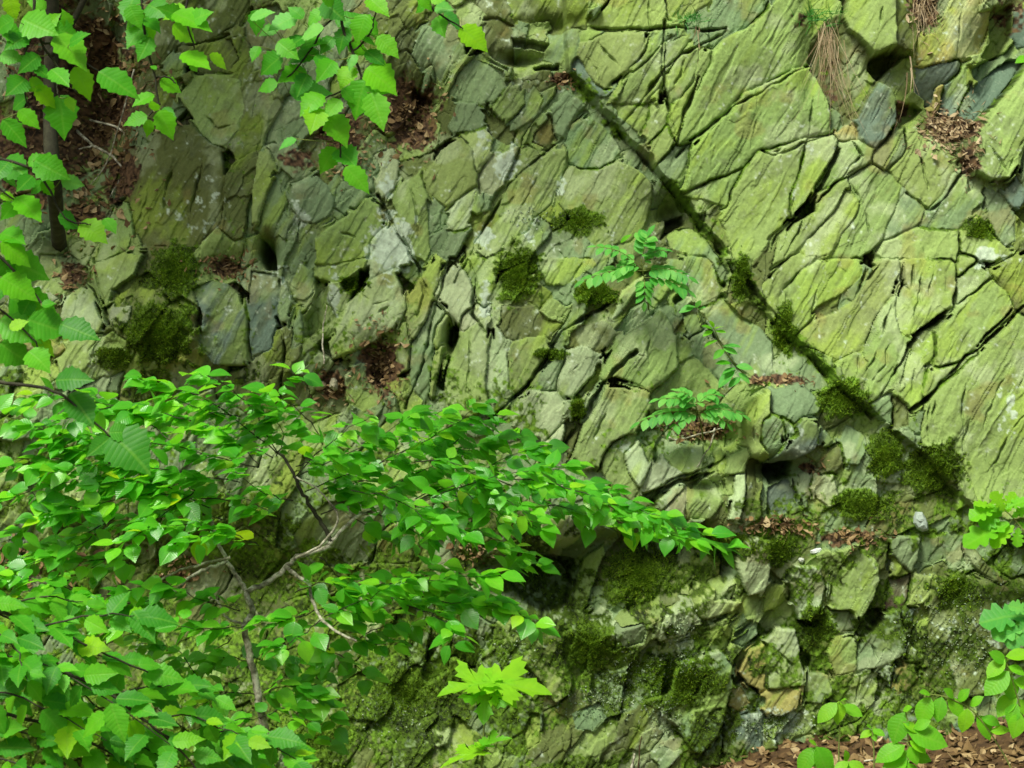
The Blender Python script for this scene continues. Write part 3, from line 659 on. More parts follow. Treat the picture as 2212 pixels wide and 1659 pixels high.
for j in range(len(ids)):
    i = NS + j
    hh[i] = r3.uniform(2.2, 5.2); tx[i] = math.tan(R(r3.normal(2, 7))); ty[i] = math.tan(R(r3.normal(-2, 7)))
    low = sy0[i] > 1130 and sx0[i] < 1250          # lower left tints darkened: mossy rock plus shade behind the shrub put into colour
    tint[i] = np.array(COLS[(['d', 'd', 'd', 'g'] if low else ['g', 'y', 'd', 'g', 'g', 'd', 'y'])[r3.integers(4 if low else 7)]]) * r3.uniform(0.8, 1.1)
sx = np.bincount(np.where(label >= 0, label, NL).ravel(), weights=PX.ravel(), minlength=NL + 1) / np.maximum(cnts, 1)
sy = np.bincount(np.where(label >= 0, label, NL).ravel(), weights=PY.ravel(), minlength=NL + 1) / np.maximum(cnts, 1)
cx[NS:NL] = sx[NS:NL]; cy[NS:NL] = sy[NS:NL]
lb = np.where(label >= 0, label, NL)
KC = K * 100
S = so[lb]
inside = (lb < NS)
# stepped cleavage: terraces with sharp risers, elongated along the cleavage
f1 = fbm(A_ / 420 + S, C_ / 46 + S * 1.3, 3, 0.42) * 2.2
fr = f1 - np.floor(f1); ter = np.floor(f1) + sstep(0.90, 0.985, fr)
f2 = fbm(A_ / 150 + S, C_ / 17 + S * .7, 3, 0.42) * 1.8
fr2 = f2 - np.floor(f2); ter2 = np.floor(f2) + sstep(0.82, 0.97, fr2)
f3 = fbm(PX / 90 + S, PY / 90, 3)
top = hh[lb] + KC * (np.clip(tx[lb], -.9, .9) * (PX - cx[lb]) + np.clip(ty[lb], -.9, .9) * (PY - cy[lb]))
rel = ro[lb] * (ter * 0.36 + ter2 * 0.11 + f3 * 0.22 + fbm(PX / 10, PY / 10, 3) * 0.09)
# broken facets inside the rubble and, weakly, on the slabs
T2 = np.random.default_rng(8).normal(0, 1, (4096, 3))
fac2 = T2[vid2, 0] * 0.9 + KC * 0.28 * (T2[vid2, 1] * (WX - np.round(WX / 60) * 60) * 0.2 + 0)
crk0 = np.clip(0.8 + 1.5 * fbm(PX / 60, PY / 60, 3, off=210), 0.1, 3)
rel2 = np.where(inside, fac2 * 0.10, fac2 * 0.38 - 0.35 * (1 - sstep(0.0, 0.10, vd2)) - 1.0 * crk0 * (1 - sstep(0.0, 0.05, vd)))
bev = bw[lb]
db = np.maximum(best, 0)
edge = np.where(inside, np.exp(-db / bev) * 0.18, 0)
g = np.maximum(-best, 0)
# open joints: the wider the gap the deeper it goes
pair = sstep(-15, -8, second)
mgn = best - second
crk = np.clip(0.75 + 2.1 * fbm(PX / 60, PY / 60, 3, off=210), 0.15, 5.5)
cwd = np.clip(5.0 + 3.5 * fbm(PX / 45, PY / 45, 3, off=220), 4.2, 10.0)
gapd = np.where(inside, (1 - pair) * 0.6 * crk * sstep(0, 2.0, g) + pair * (crk * (1 - sstep(0.35, 0.85, mgn / cwd)) + 0.10 * g), 0)
H = top + rel + rel2 - edge - gapd
H = np.where(lb == NL, -3.0 + fac2 + fbm(PX / 30, PY / 30, 4, off=90) * 1.5, H)
# fine cleavage lines on the slabs
ln1 = fbm(A_ / 330 + S, C_ / 24 + S * .9, 3, 0.4, off=33)
H = H - np.where(inside, 0.32 * (1 - sstep(0.0, 0.10, np.abs(ln1))) * sstep(-0.1, 0.5, fbm(PX / 110 + S, PY / 110, 2, off=35)), 0)
# scored joints: wander, swell and die out at both ends
W2X = WX + 2.2 * fbm(PX / 24, PY / 24, 2, off=300); W2Y = WY + 2.2 * fbm(PX / 24, PY / 24, 2, off=310)
swell = np.clip(0.75 + 0.9 * fbm(PX / 26, PY / 26, 2, off=320), 0.15, 1.6)
for (wd, dp, pts) in cracks:
    xs = [p[0] for p in pts]; ys = [p[1] for p in pts]
    i0, i1 = np.searchsorted(gx, (min(xs) - 20, max(xs) + 20)); j0, j1 = np.searchsorted(gy, (min(ys) - 20, max(ys) + 20))
    s = (slice(j0, j1), slice(i0, i1))
    d = seg_d(pts, W2X[s], W2Y[s])
    dx, dy = pts[-1][0] - pts[0][0], pts[-1][1] - pts[0][1]; L2 = dx * dx + dy * dy
    t = np.clip(((W2X[s] - pts[0][0]) * dx + (W2Y[s] - pts[0][1]) * dy) / L2, 0, 1)
    k_ = np.sin(np.pi * np.clip(t, 0.02, 0.98)) ** 0.6 * swell[s]
    H[s] -= dp * 0.8 * k_ * (1 - sstep(0.4, 3.2 + 0.5 * (wd - 3), d / (0.5 + 0.5 * k_)))
# long master joints that run through many slabs
for (wd, dp, txt) in JOINTS:
    pts = [tuple(float(v_) for v_ in p.split(',')) for p in txt.split()]
    xs = [p[0] for p in pts]; ys = [p[1] for p in pts]
    i0, i1 = np.searchsorted(gx, (min(xs) - 40, max(xs) + 40)); j0, j1 = np.searchsorted(gy, (min(ys) - 40, max(ys) + 40))
    s = (slice(j0, j1), slice(i0, i1))
    d = seg_d(pts, W2X[s], W2Y[s])
    k_ = np.clip(0.7 + 0.9 * fbm(PX[s] / 38, PY[s] / 38, 3, off=330), 0.25, 1.7)
    H[s] -= dp * k_ * (1 - sstep(0.35, 1.0, d / (wd * (0.55 + 0.45 * k_))))
# deep black holes between blocks
for (tc, tr_), dp, body in HOLES:
    pts = [tuple(float(v_) for v_ in p.split(',')) for p in body.split()]; pts = [(553 * tc + x / 3.0, 553 * tr_ + y / 3.0) for x, y in pts]
    xs = [p[0] for p in pts]; ys = [p[1] for p in pts]
    i0, i1 = np.searchsorted(gx, (min(xs) - 20, max(xs) + 20)); j0, j1 = np.searchsorted(gy, (min(ys) - 20, max(ys) + 20))
    s = (slice(j0, j1), slice(i0, i1))
    H[s] -= 0.6 * dp * sstep(-1, 4.5, poly_sd(pts, W2X[s], W2Y[s]))
# ---- growths on the rock
mossm = np.zeros(PX.shape); cush = np.zeros(PX.shape)
mn = fbm(PX / 30, PY / 30, 4, off=5) * 0.55
for (lab_, x, y, rx, ry, lift, ns) in MOSS:
    e = 1.32 - np.sqrt(((PX - x) / rx) ** 2 + ((PY - y) / ry) ** 2)
    mossm = np.maximum(mossm, np.clip(e * 1.4 + mn * 0.9, 0, 1))
    cush = np.maximum(cush, lift * sstep(0.0, 0.7, e + mn * 0.6))
mossm = np.maximum(mossm, 0.85 * sstep(-0.25, 0.35, fbm(PX / 110, PY / 110, 4, off=97)) * sstep(1230, 1420, PY + 60 * fbm(PX / 200, PY / 200, 2)) * (1 - sstep(1050, 1300, PX)))
fj = [tuple(float(v_) for v_ in p.split(',')) for p in JOINTS[0][2].split()]
fd = seg_d(fj, WX + 8 * fbm(PX / 40, PY / 40, 2, off=400), WY)
mossm = np.maximum(mossm, 0.9 * np.exp(-(fd / 17) ** 2) * sstep(-0.3, 0.3, fbm(PX / 60, PY / 60, 3, off=410) + 0.0006 * (PY - 300)))
crx = np.where(inside, np.exp(-(np.minimum(np.abs(mgn), 60) / 9) ** 2) * pair, 0)
mossm = np.maximum(mossm, 0.8 * crx * sstep(0.1, 0.5, fbm(PX / 130, PY / 130, 3, off=420)))
gap = (lb == NL)
mossm = np.maximum(mossm, np.where(lb >= NS, (0.25 + 0.45 * sstep(850, 1250, PY)) * sstep(-0.35, 0.35, fbm(PX / 60, PY / 60, 4, off=240)), 0))
mossm = np.maximum(mossm, 0.62 * sstep(0.0, 0.45, fbm(PX / 75, PY / 75, 4, off=250)) * sstep(950, 1200, PY))
mossm = np.maximum(mossm, 0.62 * sstep(0.15, 0.6, fbm(PX / 140, PY / 140, 4, off=77)) * sstep(0.5, 1.0, (PY + 0.25 * (1400 - PX)) / 1150))
mossm = np.maximum(mossm, np.where(gap, 0.42 + 0.3 * fbm(PX / 80, PY / 80, 3, off=62), 0))
H = H + cush * (0.75 + 0.25 * fbm(PX / 20, PY / 20, 3, off=15))
# cushions soften what they cover
lich = np.zeros(PX.shape)
for (x, y, rx, ry, a) in LICHEN:
    lich = np.maximum(lich, a * np.clip(1.3 - np.sqrt(((WX - x) / rx) ** 2 + ((WY - y) / ry) ** 2) + mn * .8, 0, 1))
soil = np.zeros(PX.shape)
for (x, y, rx, ry, a) in SOILB:
    e = 1.2 - np.sqrt(((PX - x) / rx) ** 2 + ((PY - y) / ry) ** 2)
    soil = np.maximum(soil, a * np.clip(e * 1.5 + mn * 0.8, 0, 1))
soil = np.maximum(soil, np.where(gap, 0.30 + 0.35 * fbm(PX / 70, PY / 70, 3, off=91), 0))
lich = lich * (1 - np.clip(mossm * 1.3 - 0.4, 0, 1))
def blur(z):
    z = z.copy(); z[1:-1] = (z[:-2] + 8 * z[1:-1] + z[2:]) / 10; z[:, 1:-1] = (z[:, :-2] + 8 * z[:, 1:-1] + z[:, 2:]) / 10; return z
HM = blur(B + H) / 100.0
# ---- the stone's colours, with some shade of the lower wall put in
def over(c, col, m): return c * (1 - m[..., None]) + np.asarray(col) * m[..., None]
n_a = fbm(PX / 150 + S * .3, PY / 150, 4, off=120); n_b = fbm(PX / 46, PY / 46, 4, off=130); n_c = fbm(PX / 9, PY / 9, 3, off=140); n_s = fbm(A_ / 120, C_ / 16, 4, off=150)
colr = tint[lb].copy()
colr = over(colr, (0.26, 0.40, 0.045), 0.55 * sstep(0.05, 0.75, n_a + 0.5 * n_s))           # green algae film
colr = over(colr, (0.13, 0.17, 0.075), 0.40 * sstep(0.2, 0.75, n_b + 0.5 * n_s))             # weathered grey
colr = over(colr, (0.37, 0.47, 0.25), 0.5 * sstep(0.25, 0.7, fbm(PX / 80, PY / 80, 4, off=160) - 0.2 * n_s))   # pale bare stone
colr = over(colr, (0.24, 0.18, 0.05), 0.30 * sstep(0.55, 0.9, fbm(PX / 70, PY / 70, 4, off=170)))  # iron stain
colr = over(colr, (0.40, 0.48, 0.32), 0.3 * sstep(0.55, 0.85, n_c * 0.8 + 0.35 * n_b))       # crustose specks
colr = over(colr, (0.07, 0.085, 0.045), 0.25 * sstep(0.5, 0.9, -n_c * 0.8 + 0.3 * n_b))      # dark specks
lm = sstep(0.30, 0.48, lich + 0.30 * n_c + 0.15 * n_b)
lcol = np.array((0.40, 0.51, 0.38)) * (1 + 0.25 * n_c[..., None])
colr = colr * (1 - 0.85 * lm[..., None]) + lcol * 0.85 * lm[..., None]
n_d = fbm(PX / 6, PY / 6, 2, off=180)
sm = sstep(0.35, 0.6, soil + 0.28 * n_c)
scol = np.array((0.095, 0.058, 0.028)) * np.clip(1 + 0.9 * n_d[..., None], 0.25, 3)
colr = colr * (1 - sm[..., None]) + scol * sm[..., None]
mossm = np.maximum(mossm, 0.75 * np.exp(-((PX - 1330) / 290) ** 2 - ((PY - 1350) / 210) ** 2) * sstep(-0.35, 0.3, fbm(PX / 85, PY / 85, 4, off=270)))  # extra moss tone darkens the lower wall, partly shade put into the colour
mm = sstep(0.35, 0.6, mossm + 0.28 * n_c + 0.1 * n_d)
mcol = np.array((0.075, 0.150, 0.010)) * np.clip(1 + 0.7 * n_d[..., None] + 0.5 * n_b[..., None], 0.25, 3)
dm = sstep(-0.2, 0.5, fbm(PX / 160, PY / 160, 3, off=260) + 0.9 * np.exp(-((PX - 1330) / 330) ** 2 - ((PY - 1330) / 240) ** 2) + 0.5 * np.exp(-((PX - 2010) / 90) ** 2 - ((PY - 1000) / 60) ** 2))[..., None]   # moss tinted darker by position, shade on the lower wall put into its colour
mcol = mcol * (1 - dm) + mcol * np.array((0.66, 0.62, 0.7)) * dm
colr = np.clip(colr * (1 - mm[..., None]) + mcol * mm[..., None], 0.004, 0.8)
# ---- world positions: the leaning plane, relief pushed out horizontally
q = (PY - 829.5) * K
ZP = -q / (1 + q * LEAN / CAM_D)
Y0 = ZP * LEAN
XP = (PX - 1106) * K * (CAM_D + Y0) / CAM_D
VX, VY, VZ = XP, Y0 - HM, ZP + ZC
V = np.stack([VX, VY, VZ], -1)
def surf(px, py):
    """world point of the rock surface at traced position"""
    i = int(np.clip(round((px - gx[0]) / STEP), 1, NX - 2)); j = int(np.clip(round((py - gy[0]) / STEP), 1, NY - 2))
    n = Vector(V[j, i + 1] - V[j, i - 1]).cross(Vector(V[j - 1, i] - V[j + 1, i])).normalized()
    return Vector(V[j, i]), n
# ---- split into objects
idx = np.arange(NX * NY).reshape(NY, NX)
a_, b_, c_, d_ = idx[:-1, :-1], idx[:-1, 1:], idx[1:, 1:], idx[1:, :-1]
quads = np.stack([a_, d_, c_, b_], -1).reshape(-1, 4)
hf = HM.ravel(); lf = lb.ravel()
top4 = np.argmax(hf[quads], axis=1)
ql = lf[quads[np.arange(len(quads)), top4]]
order = np.argsort(ql, kind='stable'); qs = quads[order]; ls = ql[order]
starts = np.searchsorted(ls, np.arange(NL + 2))
Vf = V.reshape(-1, 3); cf = colr.reshape(-1, 3)
def piece(name, l, parent):
    q4 = qs[starts[l]:starts[l + 1]]
    if len(q4) == 0: return None
    u, inv = np.unique(q4.ravel(), return_inverse=True)
    me = mesh_np(name, Vf[u], inv.reshape(-1, 4), smooth=False)
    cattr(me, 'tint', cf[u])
    return link(name, me, M_ROCK, parent)
cliff = piece('cliff', NL, None)
tag(cliff, 'mossy bedrock seen in the joints of the green slate cliff', kind='structure')
del cliff['label']
for i in range(NS): piece('rock_slab', i, cliff)
sizes = starts[1:] - starts[:-1]
inview = [(sizes[i] if (-20 < cx[i] < 2232 and -20 < cy[i] < 1679) else sizes[i] * 0.01, i) for i in range(NS, NL)]
inview.sort(reverse=True)
for _, i in inview[:290]: piece('rock_fragment', i, cliff)
rest = np.concatenate([qs[starts[i]:starts[i + 1]] for _, i in inview[290:]])
u, inv = np.unique(rest.ravel(), return_inverse=True)
me = mesh_np('rock_rubble', Vf[u], inv.reshape(-1, 4), smooth=False); cattr(me, 'tint', cf[u])
tag(link('rock_rubble', me, M_ROCK, cliff), kind='stuff')

# ---- the hillside carries on around the part in view (coarser)
cxs = np.concatenate([np.linspace(-6500, -176, 26), np.linspace(-176, 2389, 20)[1:-1], np.linspace(2389, 8700, 26)])
cys = np.concatenate([np.linspace(-5200, -146, 24), np.linspace(-146, 1739, 16)[1:-1], np.linspace(1739, 2300, 6)])
CX, CY = np.meshgrid(cxs, cys)
cl = np.clip
inn = (CX > -177) & (CX < 2390) & (CY > -147) & (CY < 1740)
def hm_at(x, y):
    i = cl(np.round((x - gx[0]) / STEP).astype(int), 0, NX - 1); j = cl(np.round((y - gy[0]) / STEP).astype(int), 0, NY - 1)
    return HM[j, i]
edge_w = np.minimum(1, np.hypot(np.maximum(np.maximum(-176 - CX, CX - 2389), 0), np.maximum(np.maximum(-146 - CY, CY - 1739), 0)) / 150)
HC = hm_at(CX, CY) * (1 - edge_w) + edge_w * (0.10 * fbm(CX / 260, CY / 260, 4, off=8) + 0.06) - 0.012
qq = (CY - 829.5) * K; zz = -qq; yy = zz * LEAN
xx = (CX - 1106) * K * (CAM_D + Y0.mean()) / CAM_D
qz = -qq / (1 + np.clip(qq, -1.6, 2.0) * LEAN / CAM_D); yy = qz * LEAN
xx = (CX - 1106) * K * (CAM_D + np.clip(yy, -.4, .6)) / CAM_D
CV = np.stack([xx, yy - HC, qz + ZC], -1).reshape(-1, 3)
ci = np.arange(CX.size).reshape(CX.shape)
keep = ~(inn[:-1, :-1] & inn[:-1, 1:] & inn[1:, 1:] & inn[1:, :-1])
# drop cells wholly under the fine part
mx = (CX[:-1, :-1] + CX[1:, 1:]) / 2; my = (CY[:-1, :-1] + CY[1:, 1:]) / 2
keep = ~((mx > -177) & (mx < 2390) & (my > -147) & (my < 1740))
cq = np.stack([ci[:-1, :-1], ci[1:, :-1], ci[1:, 1:], ci[:-1, 1:]], -1)[keep]
me = mesh_np('hillside', CV, cq)
hm_ = sstep(-.1, .3, fbm(CX / 300, CY / 300, 3, off=4)).reshape(-1, 1)
cattr(me, 'tint', np.array((0.17, 0.20, 0.08)) * (1 - hm_) + np.array((0.05, 0.09, 0.01)) * hm_)
tag(link('hillside', me, M_ROCK), kind='structure')

# ---- forest floor at the foot of the face, rising to the right, banked towards the viewer
def floor_z(x, y):
    zr = np.interp(x, [-9, -0.5, 0.55, 0.95, 1.25, 1.6, 2.2, 9], [-1.46, -1.44, -1.31, -1.175, -1.145, -1.06, -0.92, -0.5])
    return ZC + zr + np.where(y > -0.45, (y + 0.45) * 0.30, np.maximum((y + 0.45) * 0.32, -0.55 + (y + 0.45) * 0.01))
fx = np.concatenate([np.linspace(-60, -4, 12), np.linspace(-4, 4, 161)[1:-1], np.linspace(4, 60, 12)])
fy = np.concatenate([np.linspace(-90, -4, 14), np.linspace(-4, 0.2, 85)[1:]])
FX, FY = np.meshgrid(fx, fy)
FZ = floor_z(FX, FY) + 0.018 * fbm(FX * 4, FY * 4, 4, off=6)
fi = np.arange(FX.size).reshape(FX.shape)
me = mesh_np('forest_floor', np.stack([FX, FY, FZ], -1).reshape(-1, 3), np.stack([fi[:-1, :-1], fi[:-1, 1:], fi[1:, 1:], fi[1:, :-1]], -1).reshape(-1, 4))
tag(link('forest_floor', me, M_SOIL), kind='structure')

# ------------------------------------------------------------------ plants: leaf shapes, twigs, assembling
def leaf_shape(kind, seed):
    """unit leaf along +Y, face +Z: verts, tris, uv"""
    r = random.Random(seed)
    fold = r.uniform(0.12, 0.30); droop = r.uniform(0.10, 0.30); twist = r.uniform(-0.25, 0.25); side = r.uniform(-0.08, 0.08)
    V_, F_, U_ = [], [], []
    def zz(x, y): return fold * abs(x) - droop * y * y + twist * x * y + 0.006 * math.sin(y * 17 + seed)
    def add(x, y):
        V_.append((x + side * y * y, y, zz(x, y))); U_.append((x, y)); return len(V_) - 1
    if kind in ('ovate', 'serrate', 'leaflet', 'elliptic'):
        n = {'ovate': 7, 'serrate': 11, 'leaflet': 5, 'elliptic': 6}[kind]
        wmax = {'ovate': r.uniform(0.33, 0.40), 'serrate': r.uniform(0.27, 0.34), 'leaflet': 0.19, 'elliptic': 0.23}[kind]
        rows = []
        a = add(0, 0)
        for i in range(1, n):
            t = i / n
            if kind == 'elliptic' or kind == 'leaflet': wd = wmax * math.sin(math.pi * t) ** 0.75
            else: wd = wmax * (math.sin(math.pi * t ** 0.82) ** 0.8) * (1.06 - 0.30 * max(0, t - 0.55) / 0.45)
            if kind == 'serrate': wl = wd * (1.10 if i % 2 else 0.90); wr = wd * (0.90 if i % 2 else 1.10)
            else: wl = wd * r.uniform(.96, 1.04); wr = wd * r.uniform(.96, 1.04)
            rows.append((add(-wl, t - 0.02 * (kind == 'serrate')), add(0, t), add(wr, t - 0.02 * (kind == 'serrate'))))
        b = add(0, 1.03)
        F_ += [(a, rows[0][1], rows[0][0]), (a, rows[0][2], rows[0][1])]
        for p, q_ in zip(rows[:-1], rows[1:]):
            F_ += [(p[0], p[1], q_[1]), (p[0], q_[1], q_[0]), (p[1], p[2], q_[2]), (p[1], q_[2], q_[1])]
        F_ += [(rows[-1][0], rows[-1][1], b), (rows[-1][1], rows[-1][2], b)]
    else:
        if kind == 'maple':
            half = [(0.06, -0.04), (0.22, -0.12), (0.40, -0.16), (0.36, -0.02), (0.50, 0.02), (0.42, 0.10), (0.28, 0.16), (0.40, 0.22), (0.52, 0.30), (0.60, 0.28), (0.74, 0.46), (0.60, 0.44), (0.56, 0.54), (0.42, 0.50), (0.36, 0.58),
                    (0.20, 0.44), (0.20, 0.58), (0.28, 0.72), (0.17, 0.74), (0.13, 0.86)]
            ctr = (0, 0.2)
        else:       # oak
            half = [(0.05, 0.02), (0.09, 0.14), (0.16, 0.20), (0.10, 0.30), (0.22, 0.38), (0.24, 0.46), (0.14, 0.52), (0.28, 0.62), (0.29, 0.70), (0.17, 0.74), (0.22, 0.86), (0.12, 0.95)]
            ctr = (0, 0.5)
        mids = 6 if kind == 'oak' else 4
        out = [(0, 0.0)] + half + [(0, 1.0)] + [(-x, y) for x, y in reversed(half)]
        c0 = add(*ctr); ring = [add(x * r.uniform(.95, 1.05), y) for x, y in out]
        for i in range(len(ring)): F_.append((c0, ring[i], ring[(i + 1) % len(ring)]))
    return np.array(V_, dtype=np.float32), np.array(F_, dtype=np.int32), np.array(U_, dtype=np.float32)
SHAPES = {}
def shape(kind, k):
    key = (kind, k)
    if key not in SHAPES:
        v, f, u = leaf_shape(kind, k * 13 + 5)
        SHAPES[key] = (v, f, u, {})
    return SHAPES[key]
def shape_mesh(kind, k, mat):
    v, f, u, cache = shape(kind, k)
    if mat.name not in cache:
        me = mesh_np('leaf', v, f); uv = me.uv_layers.new(name='UVMap'); uv.data.foreach_set('uv', u[f.ravel()].ravel())
        me.materials.append(mat); cache[mat.name] = me
    return cache[mat.name]
def tube_np(pts, r0, r1, sides=6, wob=0.0):
    pts = [Vector(p) for p in pts]; n = len(pts); vs, fs = [], []
    for i, p in enumerate(pts):
        t = (pts[min(i + 1, n - 1)] - pts[max(i - 1, 0)]).normalized()
        ref = Vector((0.31, 1, 0.17)) if abs(t.y) < 0.8 else Vector((1, 0.1, 0.2))
        u = t.cross(ref).normalized(); w_ = t.cross(u)
        rr = r0 + (r1 - r0) * i / max(1, n - 1)
        for s in range(sides):
            a = 2 * math.pi * s / sides; rj = rr * (1 + wob * random.uniform(-1, 1))
            vs.append(p + (u * math.cos(a) + w_ * math.sin(a)) * rj)
    for i in range(n - 1):
        for s in range(sides):
            a, b = i * sides + s, i * sides + (s + 1) % sides
            fs += [(a, b, b + sides), (a, b + sides, a + sides)]
    for s in range(1, sides - 1):
        fs.append((0, s + 1, s)); fs.append(((n - 1) * sides, (n - 1) * sides + s, (n - 1) * sides + s + 1))
    return np.array([tuple(v) for v in vs], dtype=np.float32), np.array(fs, dtype=np.int32)
def smooth_line(pts, k=5, jit=0.0):
    """Catmull-Rom through the points"""
    pts = [Vector(p) for p in pts]
    if len(pts) < 3: 
        return [pts[0].lerp(pts[-1], i / k) for i in range(k + 1)]
    out = []
    for i in range(len(pts) - 1):
        p0 = pts[max(i - 1, 0)]; p1 = pts[i]; p2 = pts[i + 1]; p3 = pts[min(i + 2, len(pts) - 1)]
        for j in range(k):
            t = j / k
            q = 0.5 * ((2 * p1) + (p2 - p0) * t + (2 * p0 - 5 * p1 + 4 * p2 - p3) * t * t + (3 * p1 - p0 - 3 * p2 + p3) * t ** 3)
            if jit: q += Vector((random.uniform(-jit, jit), random.uniform(-jit, jit), random.uniform(-jit, jit)))
            out.append(q)
    out.append(pts[-1]); return out
class Plant:
    def __init__(s, name, base, label, cat, group=None):
        s.root = empty(name, base); s.base = Vector(base); tag(s.root, label, cat, group); s.leaves = []
    def tube(s, name, pts, r0, r1, mat, k=5, jit=0.0, sides=6, parent=None):
        line = smooth_line(pts, k, jit)
        v, f = tube_np(line, r0, r1, sides, 0.06)
        o = link(name, mesh_np(name, v - np.array(s.base, dtype=np.float32), f), mat, s.root)
        return line
    def leaf(s, pos, d, nrm, length, kind, mat, width=1.0, var=None):
        d = Vector(d).normalized(); n = Vector(nrm); n = (n - d * n.dot(d)).normalized(); x = d.cross(n)
        M = Matrix(((x.x * length * width, d.x * length, n.x * length, pos[0]), (x.y * length * width, d.y * length, n.y * length, pos[1]), (x.z * length * width, d.z * length, n.z * length, pos[2]), (0, 0, 0, 1)))
        s.leaves.append((length / (CAM_D + pos[1]), M, kind, random.randrange(6) if var is None else var, mat))
    def leaf_px(s, bx, by, tx_, ty_, y, kind, mat, face=(0, -0.85, 0.5), dy=-0.02, width=1.0, jit=0.3):
        a = P(bx, by, y); b = P(tx_, ty_, y + dy)
        n = Vector(face) + Vector((random.uniform(-jit, jit), random.uniform(-jit, jit), random.uniform(-jit, jit)))
        s.leaf(a, b - a, n, (b - a).length, kind, mat, width)
        return a
    def finish(s, maxn=300):
        s.leaves.sort(key=lambda l: -l[0])
        T = Matrix.Translation(-s.base)
        for (_, M, kind, var, mat) in s.leaves[:maxn]:
            o = link('leaf', shape_mesh(kind, var, mat)); o.parent = s.root; o.matrix_basis = T @ M
        rest = s.leaves[maxn:]
        bym = {}
        for l in rest: bym.setdefault(l[4].name, []).append(l)
        for mn_, ls_ in bym.items():
            vs, fs, us, rs, n0 = [], [], [], [], 0
            for (_, M, kind, var, mat) in ls_:
                v, f, u, _c = shape(kind, var); A = np.array(T @ M, dtype=np.float32)
                vs.append(v @ A[:3, :3].T + A[:3, 3]); fs.append(f + n0); us.append(u[f.ravel()]); rs.append(np.full(len(v), random.random())); n0 += len(v)
            me = mesh_np('foliage', np.concatenate(vs), np.concatenate(fs)); uv = me.uv_layers.new(name='UVMap'); uv.data.foreach_set('uv', np.concatenate(us).ravel())
            fattr(me, 'rnd', np.concatenate(rs))
            o = link('foliage', me, ls_[0][4], s.root); tag(o, kind='stuff')
        return s
def along(line, t):
    f = t * (len(line) - 1); i = min(int(f), len(line) - 2); return line[i].lerp(line[i + 1], f - i), (line[i + 1] - line[i]).normalized()

def spray(pl, px, y0, y1, size, kind, mat, gap=12, bark=M_DBARK, face=(0, -0.40, 0.92), r=0.0035, spread=14, droop=0.13, matfn=None, start=0.12):
    """a leafy twig through traced points, alternate leaves either side"""
    n = len(px); pts = [P(x, y, y0 + (y1 - y0) * i / (n - 1)) for i, (x, y) in enumerate(px)]
    line = pl.tube('twig', pts, r, r * 0.35, bark, k=5, jit=0.004, sides=5)
    L2 = sum(math.hypot(px[i + 1][0] - px[i][0], px[i + 1][1] - px[i][1]) for i in range(n - 1))
    m = max(3, int(L2 / gap)); sc_ = K * (CAM_D + (y0 + y1) / 2) / CAM_D
    for i in range(m):
        t = start + (1 - start) * (i + random.random() * 0.6) / m
        p, tg = along(line, min(t, 0.999))
        sd_ = 1 if i % 2 else -1
        ang = sd_ * random.uniform(25, 85) * (1 - 0.6 * (i >= m - 1))
        ca_, sa_ = math.cos(R(ang)), math.sin(R(ang))
        ex, ez = tg.x * ca_ - tg.z * sa_, tg.x * sa_ + tg.z * ca_
        d = Vector((ex * 1.15, random.uniform(-0.75, 0.35), ez * 0.30 - droop)).normalized()
        off = Vector((random.gauss(0, 1), random.gauss(0, 1) * 1.6, random.gauss(0, 1) * 0.7)) * spread * sc_ * 0.5
        n_ = Vector(face) + Vector((random.gauss(0, .26), random.gauss(0, .22), random.gauss(0, .2)))
        ln = size * sc_ * random.choice((random.uniform(.45, .8), random.uniform(.75, 1.2), random.uniform(.8, 1.15)))
        pl.leaf(p + d * ln * 0.15 + off, d, n_, ln, kind, matfn(p) if matfn else mat)

# ------------------------------------------------------------------ the big layered shrub in front of the face, lower left
YB = -1.25
def ground(x, y): return Vector((x, y, float(floor_z(np.array(x), np.array(y))) - 0.01))
base = ground(P(588, 1770, YB).x + .02, YB)
sh = Plant('leafy_shrub', base, 'large layered shrub with glossy green leaves and pale crooked branches in front of the cliff', 'shrub')
def W(px, y0=YB, y1=None):
    y1 = y0 if y1 is None else y1; n = len(px)
    return [P(x, y, y0 + (y1 - y0) * i / max(1, n - 1)) for i, (x, y) in enumerate(px)]
sh.tube('trunk', [base] + W([(588, 1740), (580, 1612), (566, 1552), (556, 1499), (546, 1440), (537, 1406), (530, 1352), (546, 1320), (533, 1279)]), 0.013, 0.008, M_BARK, jit=0.003, sides=8)
sh.tube('branch', W([(533, 1279), (553, 1270), (586, 1253), (620, 1226), (643, 1203), (700, 1186), (716, 1169)]), 0.0075, 0.0065, M_BARK, jit=0.003)
sh.tube('branch', W([(716, 1169), (700, 1140), (672, 1095), (645, 1050), (630, 1015), (600, 975)], YB, YB + .05), 0.0068, 0.004, M_DBARK, jit=0.003)
sh.tube('branch', W([(716, 1169), (766, 1119), (800, 1106), (850, 1092), (900, 1083), (990, 1045), (1080, 1030)], YB, YB + .1), 0.006, 0.003, M_BARK, jit=0.003)
sh.tube('branch', W([(620, 1226), (636, 1239), (666, 1263), (683, 1319), (713, 1356), (770, 1385)], YB, YB - .1), 0.0062, 0.0035, M_BARK, jit=0.003)
sh.tube('branch', W([(533, 1279), (516, 1252), (490, 1212), (470, 1170), (455, 1120), (430, 1060)], YB, YB + .1), 0.007, 0.004, M_BARK, jit=0.003)
sh.tube('branch', W([(490, 1214), (473, 1221), (426, 1239), (370, 1279), (330, 1300)], YB, YB - .05), 0.006, 0.003, M_BARK, jit=0.003)
sh.tube('branch', W([(500, 1205), (423, 1222), (370, 1239), (333, 1262), (290, 1275)], YB, YB + .05), 0.004, 0.002, M_BARK, jit=0.003)
